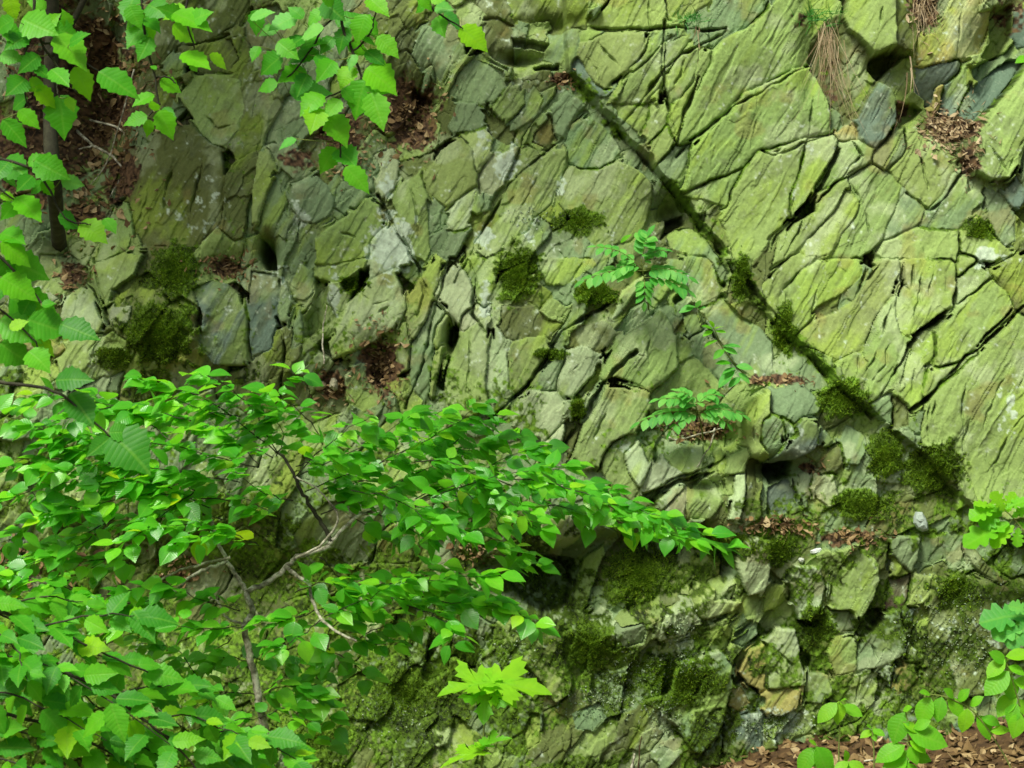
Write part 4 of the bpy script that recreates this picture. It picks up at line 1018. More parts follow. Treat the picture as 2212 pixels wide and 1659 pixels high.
sh.tube('branch', W([(533, 1350), (490, 1335), (470, 1300), (455, 1290)], YB, YB), 0.004, 0.003, M_BARK, jit=0.002)
sh.tube('branch', W([(640, 1205), (690, 1180), (730, 1120), (690, 1060), (640, 1030)], YB - .05, YB - .1), 0.004, 0.002, M_BARK, jit=0.002)
SPR = ["600,980 560,880 650,795", "600,980 450,865 300,818", "560,905 500,840 430,806", "590,990 400,905 200,855", "400,905 250,875 60,856", "560,1010 350,960 120,930",
 "350,960 200,955 -20,890", "520,1040 300,1010 80,1010", "300,1010 150,1040 -20,1085", "500,1080 300,1070 100,1120", "480,1120 380,1105 250,1140", "100,1110 50,1150 -20,1180", "600,985 610,930 560,880",
 "640,1030 720,950 800,900", "640,1030 780,965 900,890", "780,960 880,930 960,884", "660,1060 820,1000 960,930", "820,1000 950,935 1040,872", "690,1110 850,1050 1000,970", "900,1080 1020,970 1110,932",
 "900,1085 1050,1010 1170,962", "900,1085 1080,1030 1230,1008", "1080,1030 1200,1045 1330,1062", "1200,1045 1320,1085 1440,1118", "1320,1090 1450,1130 1580,1185", "1080,1040 1180,1085 1290,1125", "1180,1090 1300,1115 1400,1150",
 "960,1060 1060,1100 1160,1140", "940,1075 1040,1150 1130,1195", "850,1090 930,1110 1010,1160", "700,1330 800,1290 880,1240", "683,1319 820,1270 960,1215", "820,1280 950,1250 1060,1245", "830,1290 950,1300 1080,1300",
 "950,1300 1060,1300 1165,1352", "880,1310 960,1340 985,1390", "740,1370 800,1390 870,1395", "690,1340 640,1380 590,1400", "713,1356 700,1440 670,1490", "556,1499 620,1480 690,1500", "566,1552 620,1530 655,1560",
 "545,1430 480,1420 430,1470", "520,1320 420,1290 350,1258", "330,1262 260,1280 200,1290", "350,1285 250,1310 100,1300", "250,1310 100,1260 -20,1240", "470,1170 420,1130 300,1150", "560,1000 480,930 380,900", "450,1100 330,1040 200,1050",
 "420,1060 250,990 100,960", "640,1010 700,985 760,1010", "760,1060 860,1080 940,1140", "700,1060 780,1040 880,1050", "240,880 150,900 60,930", "200,1000 120,990 20,1010", "380,960 300,900 220,900", "520,900 450,890 360,855", "900,1000 980,1000 1060,1060", "1000,1040 1090,1080 1140,1110",
 "690,1200 740,1250 800,1240", "300,1190 200,1210 90,1200", "250,1120 150,1170 40,1220", "430,1470 380,1400 300,1390", "700,960 660,900 590,850", "980,960 1010,920 1060,900", "1240,1040 1300,1080 1350,1130", "1390,1110 1440,1150 1500,1165",
 "560,1180 480,1150 380,1180", "420,1060 340,1120 260,1180", "600,1120 540,1080 470,1060", "630,1080 560,1060 500,1010", "683,1319 620,1340 560,1350", "530,1352 450,1360 380,1350", "380,1350 300,1350 210,1370", "545,1420 600,1430 650,1420", "700,1400 760,1430 800,1470", "556,1499 480,1500 420,1530", "580,1600 640,1590 700,1610", "300,1200 220,1240 130,1250", "200,1160 120,1200 20,1230", "770,1385 830,1350 900,1350", "713,1356 760,1330 830,1320", "350,1285 290,1330 200,1340", "640,1280 700,1260 760,1280", "760,1119 820,1150 900,1170", "800,1106 860,1130 930,1170", "990,1045 1040,1090 1100,1150", "566,1552 500,1560 450,1600", "500,1380 440,1420 360,1440", "660,1490 700,1530 720,1570", "60,1060 120,1090 200,1100", "150,1250 60,1290 -20,1300", "900,1250 960,1280 1040,1290", "1060,1250 1110,1230 1160,1215"]
random.seed(21)
for i, s_ in enumerate(SPR):
    px = [tuple(float(v) for v in p.split(',')) for p in s_.split()]
    yo = YB + random.uniform(-0.28, 0.30)
    spray(sh, px, YB + 0.3 * (yo - YB), yo, 45, 'ovate', M_LEAF, gap=7.0, r=0.0018)
sh.finish()

# ------------------------------------------------------------------ the nearer shrub with larger toothed leaves, bottom left corner
random.seed(5)
YN = -2.3
nb_foot = ground(P(-260, 1900, YN).x, YN)
nb = Plant('hazel_shrub', nb_foot, 'closer shrub with larger toothed leaves, rising under the layered shrub', 'shrub')
nb.tube('stem', [nb_foot] + W([(-255, 1850), (-230, 1600), (-180, 1350), (-150, 1200)], YN), 0.018, 0.010, M_DBARK, jit=0.003)
nb.tube('branch', W([(-190, 1380), (-60, 1330), (0, 1319), (77, 1359), (143, 1373), (233, 1416), (320, 1452)], YN), 0.006, 0.002, M_DBARK, jit=0.002)
nb.tube('branch', W([(-215, 1480), (-60, 1420), (133, 1452), (240, 1499), (300, 1546), (353, 1589), (396, 1626), (440, 1680)], YN), 0.006, 0.002, M_DBARK, jit=0.002)
nb.tube('branch', W([(-235, 1600), (-60, 1540), (80, 1560), (230, 1620), (330, 1690)], YN), 0.006, 0.002, M_DBARK, jit=0.002)
for s_ in ["-60,1300 77,1359 320,1452", "-60,1400 133,1452 396,1626", "77,1359 200,1330 290,1330", "0,1319 80,1290 180,1300", "-60,1480 80,1520 230,1600", "-60,1560 100,1600 200,1665", "240,1499 350,1480 460,1500", "300,1546 420,1550 540,1600",
           "353,1589 480,1610 640,1650", "-60,1620 50,1650 120,1690", "150,1620 300,1640 450,1680", "100,1440 180,1500 300,1600", "-40,1340 30,1400 60,1470", "400,1600 520,1580 640,1640", "0,1440 60,1480 140,1540", "200,1560 280,1600 400,1660"]:
    px = [tuple(float(v) for v in p.split(',')) for p in s_.split()]
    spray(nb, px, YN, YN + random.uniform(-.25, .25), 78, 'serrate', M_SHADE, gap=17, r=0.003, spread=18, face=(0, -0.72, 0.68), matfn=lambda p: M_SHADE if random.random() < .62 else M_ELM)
nb.finish()

# ------------------------------------------------------------------ branches hanging in from trees above, upper left
def hanging(name_label, twigs, leaves, y, kind='serrate', mats=(M_ELM,), group='leafy branches hanging in from above'):
    x0, y0 = twigs[0][0]
    far = (x0 - 40, -620) if y0 < -50 else (x0 - 620, y0 - 160)
    twigs = [[far] + list(twigs[0])] + list(twigs[1:]); x0, y0 = far
    pl = Plant('hanging_branch', P(x0, y0, y), name_label, 'branch', group)
    lines = []
    for i, tw in enumerate(twigs):
        lines += pl.tube('twig', W(tw, y), 0.005 if i == 0 else 0.003, 0.0018, M_DBARK, jit=0.002, sides=5)
    for k, lf_ in enumerate(leaves):
        bx, by, tx_, ty_ = lf_[:4]; mt = mats[k % len(mats)] if len(lf_) < 5 else lf_[4]
        dy = random.uniform(-0.05, 0.02); face = (random.uniform(-.3, .3), -0.8, random.uniform(0.25, 0.8))
        yl = y + random.uniform(-.04, .04)
        a = pl.leaf_px(bx, by, tx_, ty_, yl, kind, mt, face=face, dy=dy, width=random.uniform(1.05, 1.35))
        q_ = min(lines, key=lambda p: (p - a).length)
        if (q_ - a).length > 0.004: pl.tube('petiole', [q_, (q_ + a) / 2 + Vector((0, 0, -0.003)), a], 0.0011, 0.0009, M_STEM, k=2, sides=4)
    pl.finish(); return pl
random.seed(9)
E, D_, Y_, BL = M_ELM, M_SHADE, M_YOUNG, M_BLUE
hanging('branch with big toothed leaves in front of the brown gully', [[(70, -120), (75, 20), (90, 90), (130, 150), (165, 200)], [(90, 90), (140, 110), (215, 155)], [(75, 60), (50, 140), (60, 230)], [(130, 150), (125, 190), (128, 210)]],
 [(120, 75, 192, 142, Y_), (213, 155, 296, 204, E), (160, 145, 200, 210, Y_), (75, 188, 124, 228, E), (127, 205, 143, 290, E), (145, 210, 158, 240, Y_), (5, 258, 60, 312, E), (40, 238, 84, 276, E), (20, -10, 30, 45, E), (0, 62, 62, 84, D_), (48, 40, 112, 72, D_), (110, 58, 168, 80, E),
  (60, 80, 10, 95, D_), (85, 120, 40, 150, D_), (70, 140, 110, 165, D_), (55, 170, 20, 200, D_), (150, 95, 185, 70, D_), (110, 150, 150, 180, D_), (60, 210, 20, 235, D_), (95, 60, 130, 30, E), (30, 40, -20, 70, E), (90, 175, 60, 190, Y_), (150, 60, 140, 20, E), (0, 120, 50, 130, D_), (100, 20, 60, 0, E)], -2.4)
hanging('small twig of bright leaves hanging before the tall mossy boulder', [[(300, -120), (310, 60), (335, 170), (345, 235)], [(335, 170), (360, 165), (380, 180)], [(345, 225), (320, 250), (300, 262)]],
 [(345, 172, 393, 196, E), (332, 203, 286, 226, E), (322, 258, 318, 295, Y_), (344, 238, 372, 298, E), (318, 250, 266, 266, E), (338, 150, 325, 140, E), (350, 235, 378, 250, BL), (312, 60, 270, 92, E), (305, 20, 335, 88, E), (310, 40, 350, 60, E), (336, 240, 330, 215, E), (280, 10, 300, 60, E), (300, 30, 265, 60, E), (290, -10, 270, 40, D_), (320, 10, 360, 30, D_), (325, 80, 300, 130, D_)], -2.1)
hanging('leaf twig with paired leaves over the pale rock column', [[(420, -120), (400, 20), (420, 105)], [(400, 20), (380, 40)]],
 [(375, 28, 452, 58, E), (372, 55, 425, 88, E), (392, 115, 456, 140, E), (452, 118, 492, 148, E), (410, 130, 430, 155, D_), (400, 15, 350, 40, E), (405, 50, 455, 20, D_), (395, 40, 345, 10, E)], -2.2)
hanging('dense hanging branch of toothed leaves before the dark soil pocket', [[(740, -120), (735, 30), (765, 120), (780, 180), (740, 260), (735, 330), (745, 362)], [(735, 30), (680, 70), (620, 110)], [(765, 110), (800, 70), (815, 10)], [(780, 180), (720, 205), (680, 215)], [(700, 60), (640, 150), (600, 180)]],
 [(795, -5, 836, 30, Y_), (815, 78, 863, 120, Y_), (770, 40, 822, 70, E), (790, 30, 770, 90, E), (700, 60, 642, 82, BL), (640, 35, 580, 62, BL), (690, 110, 622, 132, D_), (760, 143, 738, 185, E), (790, 148, 862, 186, E), (795, 188, 845, 196, E), (800, 200, 832, 275, Y_), (790, 172, 758, 250, E),
  (695, 203, 652, 240, E), (690, 232, 668, 278, E), (735, 215, 702, 250, E), (706, 250, 758, 304, Y_), (725, 318, 688, 372, D_), (728, 322, 772, 348, D_), (746, 360, 797, 410, Y_), (625, 200, 716, 192, BL), (610, 120, 558, 160, D_), (770, 118, 750, 150, BL), (600, 60, 560, 70, BL), (660, 80, 600, 105, D_), (700, 20, 660, 50, D_),
  (680, 120, 720, 150, D_), (720, 80, 690, 110, D_), (750, 100, 800, 110, E), (600, 180, 555, 190, E), (560, 20, 545, 75, D_), (540, 40, 590, 20, BL), (700, 0, 735, 40, D_), (665, 160, 640, 200, D_), (750, 60, 725, 110, D_), (720, 130, 690, 170, E), (600, 90, 640, 120, D_), (790, 110, 830, 140, D_), (660, 150, 600, 165, D_), (730, 60, 780, 20, D_), (655, 40, 625, 10, D_), (720, 10, 690, -20, E), (740, 190, 770, 225, E), (560, 100, 540, 130, E), (650, 100, 700, 85, D_), (640, 300, 600, 315, BL), (780, 80, 812, 95, E)], -1.7)
hanging('short arching twig with pale leaves reaching over the shaded slabs', [[(905, -120), (925, 0), (950, 30), (1000, 62)]],
 [(905, -10, 932, 22, E), (958, 28, 1006, 62, BL), (994, 58, 1054, 104, E), (945, 35, 956, 72, E), (930, 0, 960, -5, Y_), (920, 10, 895, 25, E), (940, 15, 975, 20, BL)], -1.6)
hanging('drooping side branch in front of the brown bank at the far left', [[(-120, 330), (-30, 340), (60, 360), (100, 400), (140, 470), (190, 485)], [(-30, 340), (0, 410), (50, 440)]],
 [(75, 345, 140, 386, E), (90, 388, 120, 424, E), (132, 388, 182, 404, BL), (35, 425, 92, 470, E), (0, 420, 36, 432, Y_), (125, 468, 176, 484, D_), (174, 480, 232, 518, E), (225, 472, 252, 500, D_), (10, 345, 60, 380, D_), (60, 350, 100, 340, E), (0, 370, 40, 400, D_), (70, 380, 40, 410, D_), (20, 350, -20, 385, D_), (95, 395, 60, 415, D_), (150, 475, 140, 500, D_), (30, 440, 10, 470, E)], -2.2)
hanging('low leafy branch over the pale boulders at the far left', [[(-120, 520), (-20, 540), (60, 620), (130, 700), (190, 725)], [(-120, 640), (-20, 660), (60, 720), (90, 760)]],
 [(0, 505, 52, 510, E), (0, 525, 72, 566, E), (10, 560, 106, 590, E), (0, 600, 80, 640, E), (20, 640, 122, 690, E), (70, 640, 40, 690, D_), (60, 690, 150, 722, D_), (0, 690, 82, 740, D_), (130, 700, 205, 728, D_), (0, 740, 60, 790, D_), (70, 730, 120, 760, E), (10, 620, -20, 650, D_), (90, 660, 118, 650, E), (0, 560, 30, 610, D_), (60, 760, 110, 790, D_), (20, 710, 60, 690, E)], -2.2)
hanging('few large dim leaves floating before the layered shrub', [[(-140, 800), (40, 830), (130, 850), (190, 900), (240, 945)]],
 [(120, 822, 192, 812, D_), (150, 850, 205, 915, D_), (240, 940, 326, 1000, D_), (238, 945, 190, 985, D_), (190, 880, 160, 900, D_), (235, 935, 290, 930, D_)], -2.9)

# a slim dark trunk behind the hanging leaves, and dead twigs in the gully
tr_foot = Vector(surf(122, 500)[0]) + Vector((0, .03, -.05))
tr = Plant('young_tree', tr_foot, 'slim dark tree trunk standing before the brown gully behind the hanging leaves', 'tree')
tr.tube('trunk', [tr_foot] + W([(117, 400), (108, 250), (112, 40), (108, -160), (100, -500)], -0.38), 0.024, 0.019, M_DBARK, sides=10)
tr.tube('branch', W([(108, 120), (150, 60), (190, -20), (240, -140)], -0.45), 0.012, 0.008, M_DBARK)
# its crown spreads above the picture and shades the upper left of the face
limbs = []
for k in range(24):
    az = random.uniform(0, 6.28); rr_ = random.uniform(.35, .95)
    tip = Vector((random.choice((-1.75, -1.5, -0.75)) + rr_ * math.cos(az), -0.75 + 0.75 * rr_ * math.sin(az), ZC + random.uniform(1.75, 2.7)))
    st_ = P(104, -330 + random.uniform(-150, 150), -0.38)
    limbs.append(tr.tube('limb', [st_, st_.lerp(tip, .5) + Vector((0, 0, .08)), tip], 0.009, 0.003, M_DBARK, k=4, sides=5))
for k in range(1700):
    ln_ = random.choice(limbs); p, tg = along(ln_, random.uniform(.25, .999))
    p = p + Vector((random.gauss(0, .10), random.gauss(0, .10), random.gauss(0, .07)))
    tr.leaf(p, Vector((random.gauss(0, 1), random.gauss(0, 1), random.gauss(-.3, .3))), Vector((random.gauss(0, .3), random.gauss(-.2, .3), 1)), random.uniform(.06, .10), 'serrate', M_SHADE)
tr.finish(0)
def twig(label, px, y, r0, mat=M_BARK, side=(), floor=False):
    if floor: pts = [ground(P(x, 1640, y).x, y) + Vector((0, 0, .02 + max(0, (1660 - py_) * 0.0012) * (floor == 2))) for x, py_ in px]
    else:
        q0, q1 = surf(*px[0])[0].y, surf(*px[-1])[0].y; pts = W(px, q0 - .012, q1 - .012)
    pl = Plant('dead_twig', pts[0], label, 'twig')
    pl.tube('stem', pts, r0, r0 * 0.5, mat, jit=0.002)
    for s2 in side: pl.tube('side_shoot', W(s2, pts[1].y), r0 * 0.6, r0 * 0.3, mat, jit=0.002, sides=5)
twig('pale curved dead twig lying across the brown gully', [(155, 270), (200, 315), (240, 335), (262, 360)], -0.12, 0.006, side=[[(200, 315), (150, 330), (120, 360)]])
twig('thin hooked dead twig at the mossy edge of the gully', [(180, 255), (262, 280), (270, 320), (262, 380), (235, 428)], -0.12, 0.004)
twig('thin straight dead twig leaning down the gully', [(290, 150), (240, 330), (195, 400)], -0.14, 0.003)
twig('vertical bare twig beside the dark mossy hollow', [(700, 785), (697, 740), (700, 690), (706, 660)], -0.16, 0.0032)
twig('pale bare twig poking out of the litter ledge below the lower rowan', [(1445, 945), (1465, 950), (1500, 942), (1560, 925)], -0.25, 0.0042)
twig('forked straw-coloured twig hanging below the litter ledge', [(1545, 925), (1535, 960), (1520, 985), (1505, 1010)], -0.27, 0.003)
twig('broken pale stub standing at the foot of the wall', [(1372, 1690), (1366, 1655), (1370, 1628)], 0, 0.006)
twig('reddish thin stick standing at the foot of the wall', [(1378, 1690), (1380, 1640), (1386, 1590)], -0.55, 0.003, M_LITTER)
twig('long fallen stick lying in the litter under the right-hand seedlings', [(1640, 1655), (1740, 1625), (1900, 1600), (1970, 1575)], -0.35, 0.004, M_BARK, floor=True)

# ------------------------------------------------------------------ seedlings rooted in the face
def on_rock(px, py, lift=0.0):
    p, n = surf(px, py); return p + n * lift
def pinnate(pl, a, b, y, npairs, lsize, mat, face):
    A, Bq = P(*a, y), P(*b, y - 0.03)
    mid = (A + Bq) / 2 + Vector((0, -0.01, 0.015))
    line = pl.tube('leaf_stalk', [A, mid, Bq], 0.0013, 0.0007, M_STEM, k=5, sides=4)
    ax_ = (Bq - A).normalized(); fn = Vector(face).normalized(); sv = ax_.cross(fn).normalized()
    for i in range(npairs):
        t = 0.22 + 0.74 * i / npairs
        p, tg = along(line, t)
        for s in (-1, 1):
            d = tg * 0.55 + sv * s * 0.85 + Vector((0, 0, -0.12)) + Vector((random.gauss(0, .06), random.gauss(0, .08), random.gauss(0, .06)))
            pl.leaf(p, d, fn + Vector((random.gauss(0, .12), random.gauss(0, .12), random.gauss(0, .12))), 1.15 * lsize * K * (CAM_D + y) / CAM_D * random.uniform(.85, 1.1) * (1 - 0.25 * abs(i / npairs - .4)), 'leaflet', mat, width=1.7)
    p, tg = along(line, 0.99); pl.leaf(p, tg + Vector((0, 0, -.1)), fn, lsize * K * .9, 'leaflet', mat, width=1.25)
random.seed(31)
y1 = on_rock(1400, 668).y - 0.03
ra = Plant('rowan_seedling', on_rock(1400, 668), 'rowan seedling with feathery leaves growing from the mid-cliff ledge by the diagonal fault', 'seedling')
ra.tube('stem', [on_rock(1400, 668), P(1398, 625, y1 - .05), P(1388, 585, y1 - .09), P(1385, 560, y1 - .1)], 0.003, 0.0015, M_STEM)
yy1 = y1 - .1
for a, b, n_, sz in [((1388, 585), (1262, 606), 6, 30), ((1386, 575), (1288, 532), 5, 24), ((1386, 565), (1398, 512), 5, 34), ((1388, 585), (1487, 598), 6, 30), ((1392, 600), (1484, 626), 5, 30), ((1392, 605), (1392, 652), 4, 24), ((1386, 575), (1432, 540), 5, 24), ((1384, 580), (1330, 585), 4, 26)]:
    pinnate(ra, a, b, yy1, n_, sz, M_BLUE, (random.uniform(-.2, .2), -0.55, 0.85))
ra.leaf_px(1340, 525, 1358, 504, yy1, 'leaflet', M_YOUNG)
ra.finish()
y2 = on_rock(1520, 950).y - 0.05
rb = Plant('rowan_seedling', on_rock(1520, 950), 'rowan seedling with drooping bluish leaves above the reddish litter ledge', 'seedling')
rb.tube('stem', [on_rock(1520, 950), P(1512, 905, y2 - .06), P(1502, 875, y2 - .1)], 0.003, 0.0015, M_STEM)
for a, b, n_, sz in [((1505, 890), (1382, 912), 6, 30), ((1503, 880), (1425, 862), 5, 28), ((1503, 880), (1545, 852), 4, 26), ((1508, 890), (1602, 896), 6, 28), ((1505, 885), (1470, 845), 4, 24), ((1508, 893), (1570, 915), 4, 24), ((1505, 893), (1450, 930), 4, 24)]:
    pinnate(rb, a, b, y2 - .1, n_, sz, M_BLUE, (random.uniform(-.2, .2), -0.5, 0.85))
rb.finish()
y3 = on_rock(1610, 815).y - 0.05
rc = Plant('climbing_seedling', on_rock(1610, 815), 'slim seedling with a bright leafy top beside the lower diagonal fault', 'seedling')
rc.tube('stem', [on_rock(1610, 815), P(1590, 790, y3 - .05), P(1560, 750, y3 - .07), P(1545, 715, y3 - .09), P(1528, 690, y3 - .1), P(1500, 662, y3 - .1)], 0.0026, 0.0012, M_STEM)
for (bx, by, tx_, ty_, m_) in [(1540, 712, 1518, 700, M_YOUNG), (1540, 708, 1535, 690, M_YOUNG), (1543, 712, 1562, 700, M_YOUNG), (1545, 715, 1568, 715, M_YOUNG), (1540, 715, 1520, 722, M_YOUNG), (1550, 735, 1520, 742, M_YOUNG), (1560, 748, 1598, 742, M_BLUE), (1562, 752, 1592, 760, M_BLUE), (1565, 755, 1540, 770, M_ELM),
        (1590, 790, 1625, 795, M_BLUE), (1590, 795, 1560, 800, M_BLUE), (1588, 800, 1548, 828, M_BLUE), (1595, 805, 1620, 825, M_BLUE), (1580, 785, 1550, 780, M_ELM), (1505, 664, 1480, 658, M_BLUE), (1500, 662, 1470, 670, M_BLUE), (1505, 666, 1512, 645, M_BLUE), (1508, 668, 1522, 662, M_BLUE), (1600, 815, 1575, 832, M_BLUE)]:
    rc.leaf_px(bx, by, tx_, ty_, y3 - .1, 'elliptic', m_, face=(0, -.5, .85), width=1.2)
rc.finish()

# ------------------------------------------------------------------ maple seedling at the foot of the wall
ym = -2.0
mp_foot = ground(P(1038, 1720, ym).x, ym)
mp = Plant('maple_seedling', mp_foot, 'maple seedling with lime-green lobed leaves in front of the dark lower wall', 'seedling')
mp.tube('stem', [mp_foot] + W([(1040, 1700), (1042, 1640), (1046, 1560), (1050, 1500), (1056, 1475)], ym), 0.0032, 0.0018, M_STEM)
for (bx, by, tx_, ty_, fc, dy, wd) in [(1055, 1474, 942, 1486, (0.1, -0.42, 0.9), -.03, .9), (1058, 1474, 1192, 1478, (-0.1, -0.42, 0.9), -.02, .9), (1050, 1490, 1040, 1560, (0, -0.9, .55), -.05, 1.0), (1060, 1482, 1120, 1520, (0, -0.6, .8), -.03, .8), (1050, 1478, 1010, 1510, (0, -.4, .9), -.02, .7), (1056, 1474, 1085, 1452, (0, -.35, .93), .03, .8)]:
    a = P(bx, by, ym); st_ = P(1056, 1478, ym)
    mp.leaf_px(bx, by, tx_, ty_, ym, 'maple', M_YOUNG, face=fc, dy=dy, width=wd, jit=.08)
for (bx, by, tx_, ty_) in [(1042, 1622, 945, 1642), (1043, 1610, 1102, 1588), (1043, 1615, 1068, 1606), (1042, 1618, 1015, 1606)]:
    mp.leaf_px(bx, by, tx_, ty_, ym - .03, 'maple', M_YOUNG, face=(0, -.35, .93), dy=-.02, width=.7, jit=.1)
mp.finish()

# ------------------------------------------------------------------ seedlings on the litter bank, lower right, and by the right edge
def seedling(label, foot, stem, leaves, y, kind='elliptic', mat=M_YOUNG, group=None, wd=1.35, name='broadleaf_seedling'):
    fw = ground(P(*foot, y).x, y) if (foot[1] > 1600) else on_rock(*foot)
    pl = Plant(name, fw, label, 'seedling', group)
    line = pl.tube('stem', [fw] + W([foot] * (foot[1] > 1600) + stem, y), 0.0028, 0.0014, M_STEM)
    for l in leaves:
        a = pl.leaf_px(*l[:4], y + random.uniform(-.02, .02), kind, mat, face=(random.uniform(-.2, .2), -0.68, 0.72), dy=-.02, width=wd, jit=.15)
        q_ = min(line, key=lambda p: (p - a).length)
        if (q_ - a).length > .004: pl.tube('petiole', [q_, (q_ + a) / 2, a], .001, .0009, M_STEM, k=2, sides=4)
    pl.finish(); return pl
random.seed(14)
yr = -0.75
seedling('three-leaved seedling standing alone against the mossy lower wall', (1812, 1625), [(1814, 1580), (1812, 1524)], [(1808, 1518, 1766, 1556), (1812, 1514, 1815, 1562), (1818, 1524, 1864, 1542), (1814, 1516, 1826, 1506)], yr)
seedling('small seedling with narrow leaves between the three-leaved one and the tall row', (1888, 1640), [(1886, 1600), (1884, 1580)], [(1884, 1578, 1860, 1590), (1884, 1576, 1912, 1586), (1886, 1580, 1890, 1600), (1884, 1574, 1876, 1564)], yr)
seedling('drooping seedling low on the litter bank, with folded lime leaves', (1762, 1690), [(1765, 1640), (1762, 1612)], [(1760, 1614, 1722, 1665), (1762, 1610, 1770, 1668), (1766, 1614, 1808, 1650), (1764, 1608, 1750, 1600), (1764, 1612, 1790, 1672)], yr - .15)
seedling('low seedling cut by the picture edge, between the drooping one and the leafy cluster', (1832, 1700), [(1832, 1660), (1832, 1645)], [(1832, 1645, 1802, 1664), (1832, 1645, 1868, 1664), (1830, 1645, 1828, 1625), (1834, 1648, 1842, 1680)], yr - .15)
seedling('leafy seedling cluster rising from the litter in front of the grey bottom stone', (1960, 1720), [(1962, 1640), (1960, 1560), (1955, 1535)], [(1955, 1538, 1922, 1600), (1950, 1560, 1985, 1575), (1960, 1580, 2048, 1602), (1975, 1575, 2005, 1555), (1955, 1610, 1895, 1640), (1960, 1620, 1930, 1665), (1962, 1630, 2010, 1640), (1965, 1600, 2000, 1625), (1960, 1640, 1900, 1672), (1955, 1650, 1985, 1672), (1965, 1612, 1980, 1650), (1950, 1535, 1968, 1525)], yr - .12, wd=1.5)
seedling('arching seedling row of broad lime leaves at the right of the litter bank', (2190, 1680), [(2150, 1600), (2100, 1535), (2040, 1505), (2000, 1500)], [(2010, 1505, 1982, 1560), (2035, 1505, 2020, 1555), (2050, 1505, 2078, 1550), (2070, 1515, 2090, 1490), (2095, 1525, 2120, 1505), (2090, 1530, 2085, 1580), (2120, 1550, 2160, 1560), (2010, 1500, 1990, 1490), (2110, 1545, 2148, 1590), (2060, 1508, 2045, 1485), (2140, 1580, 2180, 1575)], yr - .05, wd=1.5)
seedling('broad-leaved seedling at the right edge above the arching row', (2230, 1660), [(2212, 1560), (2190, 1480), (2170, 1420)], [(2170, 1422, 2134, 1462), (2172, 1418, 2230, 1412), (2175, 1430, 2140, 1410), (2180, 1450, 2130, 1500), (2185, 1460, 2180, 1510), (2190, 1470, 2240, 1480), (2195, 1500, 2150, 1540), (2200, 1510, 2230, 1550), (2178, 1440, 2215, 1450), (2198, 1520, 2175, 1560), (2205, 1540, 2185, 1590)], yr - .1, wd=1.5)
seedling('pale lobed-leaf seedling entering at the right edge over the speckled wall', (2290, 1480), [(2260, 1400), (2225, 1340)], [(2225, 1330, 2120, 1325), (2225, 1335, 2145, 1375), (2228, 1325, 2185, 1300), (2225, 1340, 2180, 1400), (2230, 1335, 2260, 1300)], -.6, 'oak', M_BLUE, wd=1.3, name='lobed_seedling')
seedling('light green lobed-leaf seedling by the dark slanting joint at the right edge', (2260, 1230), [(2225, 1165), (2190, 1120), (2160, 1095)], [(2160, 1095, 2092, 1110), (2170, 1105, 2150, 1062), (2175, 1108, 2190, 1065), (2165, 1100, 2120, 1140), (2185, 1118, 2225, 1090), (2180, 1130, 2080, 1165), (2190, 1135, 2140, 1175), (2195, 1130, 2235, 1140), (2150, 1095, 2108, 1082), (2200, 1140, 2195, 1180), (2172, 1100, 2215, 1072)], -.35, 'oak', M_YOUNG, wd=1.3, name='lobed_seedling')
seedling('single bright leaf sprig at the right edge beside the shaded top blocks', (2290, 170), [(2250, 140), (2225, 122)], [(2225, 124, 2194, 128), (2230, 128, 2225, 150), (2232, 124, 2240, 105)], -.2)

# ------------------------------------------------------------------ moss strands, litter, straw, grass: small scattered growth on the rock
def scatter_blades(name, spots, length, width, mat, spread=0.9, droop=0.0, up=0.0, bias=None):
    """one triangle per strand, standing off the surface"""
    n = len(spots); ii = np.clip(np.round((spots[:, 0] - gx[0]) / STEP).astype(int), 1, NX - 2); jj = np.clip(np.round((spots[:, 1] - gy[0]) / STEP).astype(int), 1, NY - 2)
    jx = rng.uniform(-.5, .5, (n, 1)); jy = rng.uniform(-.5, .5, (n, 1))
    p = V[jj, ii] + jx * (V[jj, ii + 1] - V[jj, ii]) + jy * (V[jj + 1, ii] - V[jj, ii])
    nn = np.array([0, -0.8, 0.35]) + rng.normal(0, spread * 0.5, (n, 3)) + np.array([0, 0, -droop])
    nn /= np.linalg.norm(nn, axis=1, keepdims=True)
    ln = length * rng.uniform(0.5, 1.3, (n, 1)); sdv = np.cross(nn, rng.normal(0, 1, (n, 3))); sdv /= np.linalg.norm(sdv, axis=1, keepdims=True)
    wv = sdv * width * rng.uniform(.6, 1.3, (n, 1))
    v = np.stack([p - wv, p + wv, p + nn * ln], 1).reshape(-1, 3)
    me = mesh_np(name, v, np.arange(3 * n).reshape(n, 3), smooth=False)
    rr = np.clip(rng.normal(0.5, 0.22, n) + 0.18 * fbm(spots[:, 0] / 18, spots[:, 1] / 18, 2, off=44), 0, 1)
    fattr(me, 'rnd', rr.repeat(3)); return me
for (lab_, x, y, rx, ry, lift, ns) in MOSS:
    m_ = int(ns * 3.4); th = rng.uniform(0, 2 * np.pi, m_); rad = np.abs(rng.normal(0, 0.68, m_))
    sp = np.stack([x + rx * rad * np.cos(th), y + ry * rad * np.sin(th)], 1)
    i_ = np.clip(np.round((sp[:, 0] - gx[0]) / STEP).astype(int), 0, NX - 1); j_ = np.clip(np.round((sp[:, 1] - gy[0]) / STEP).astype(int), 0, NY - 1)
    sp = sp[(mm[j_, i_] > 0.45)][:int(ns * 1.7)]
    if len(sp) < 20: continue
    o = link('moss_cushion', scatter_blades('moss_cushion', sp, 0.011, 0.0016, M_MOSS), M_MOSS)
    tag(o, lab_, 'moss', 'moss growing on the cliff', 'stuff')
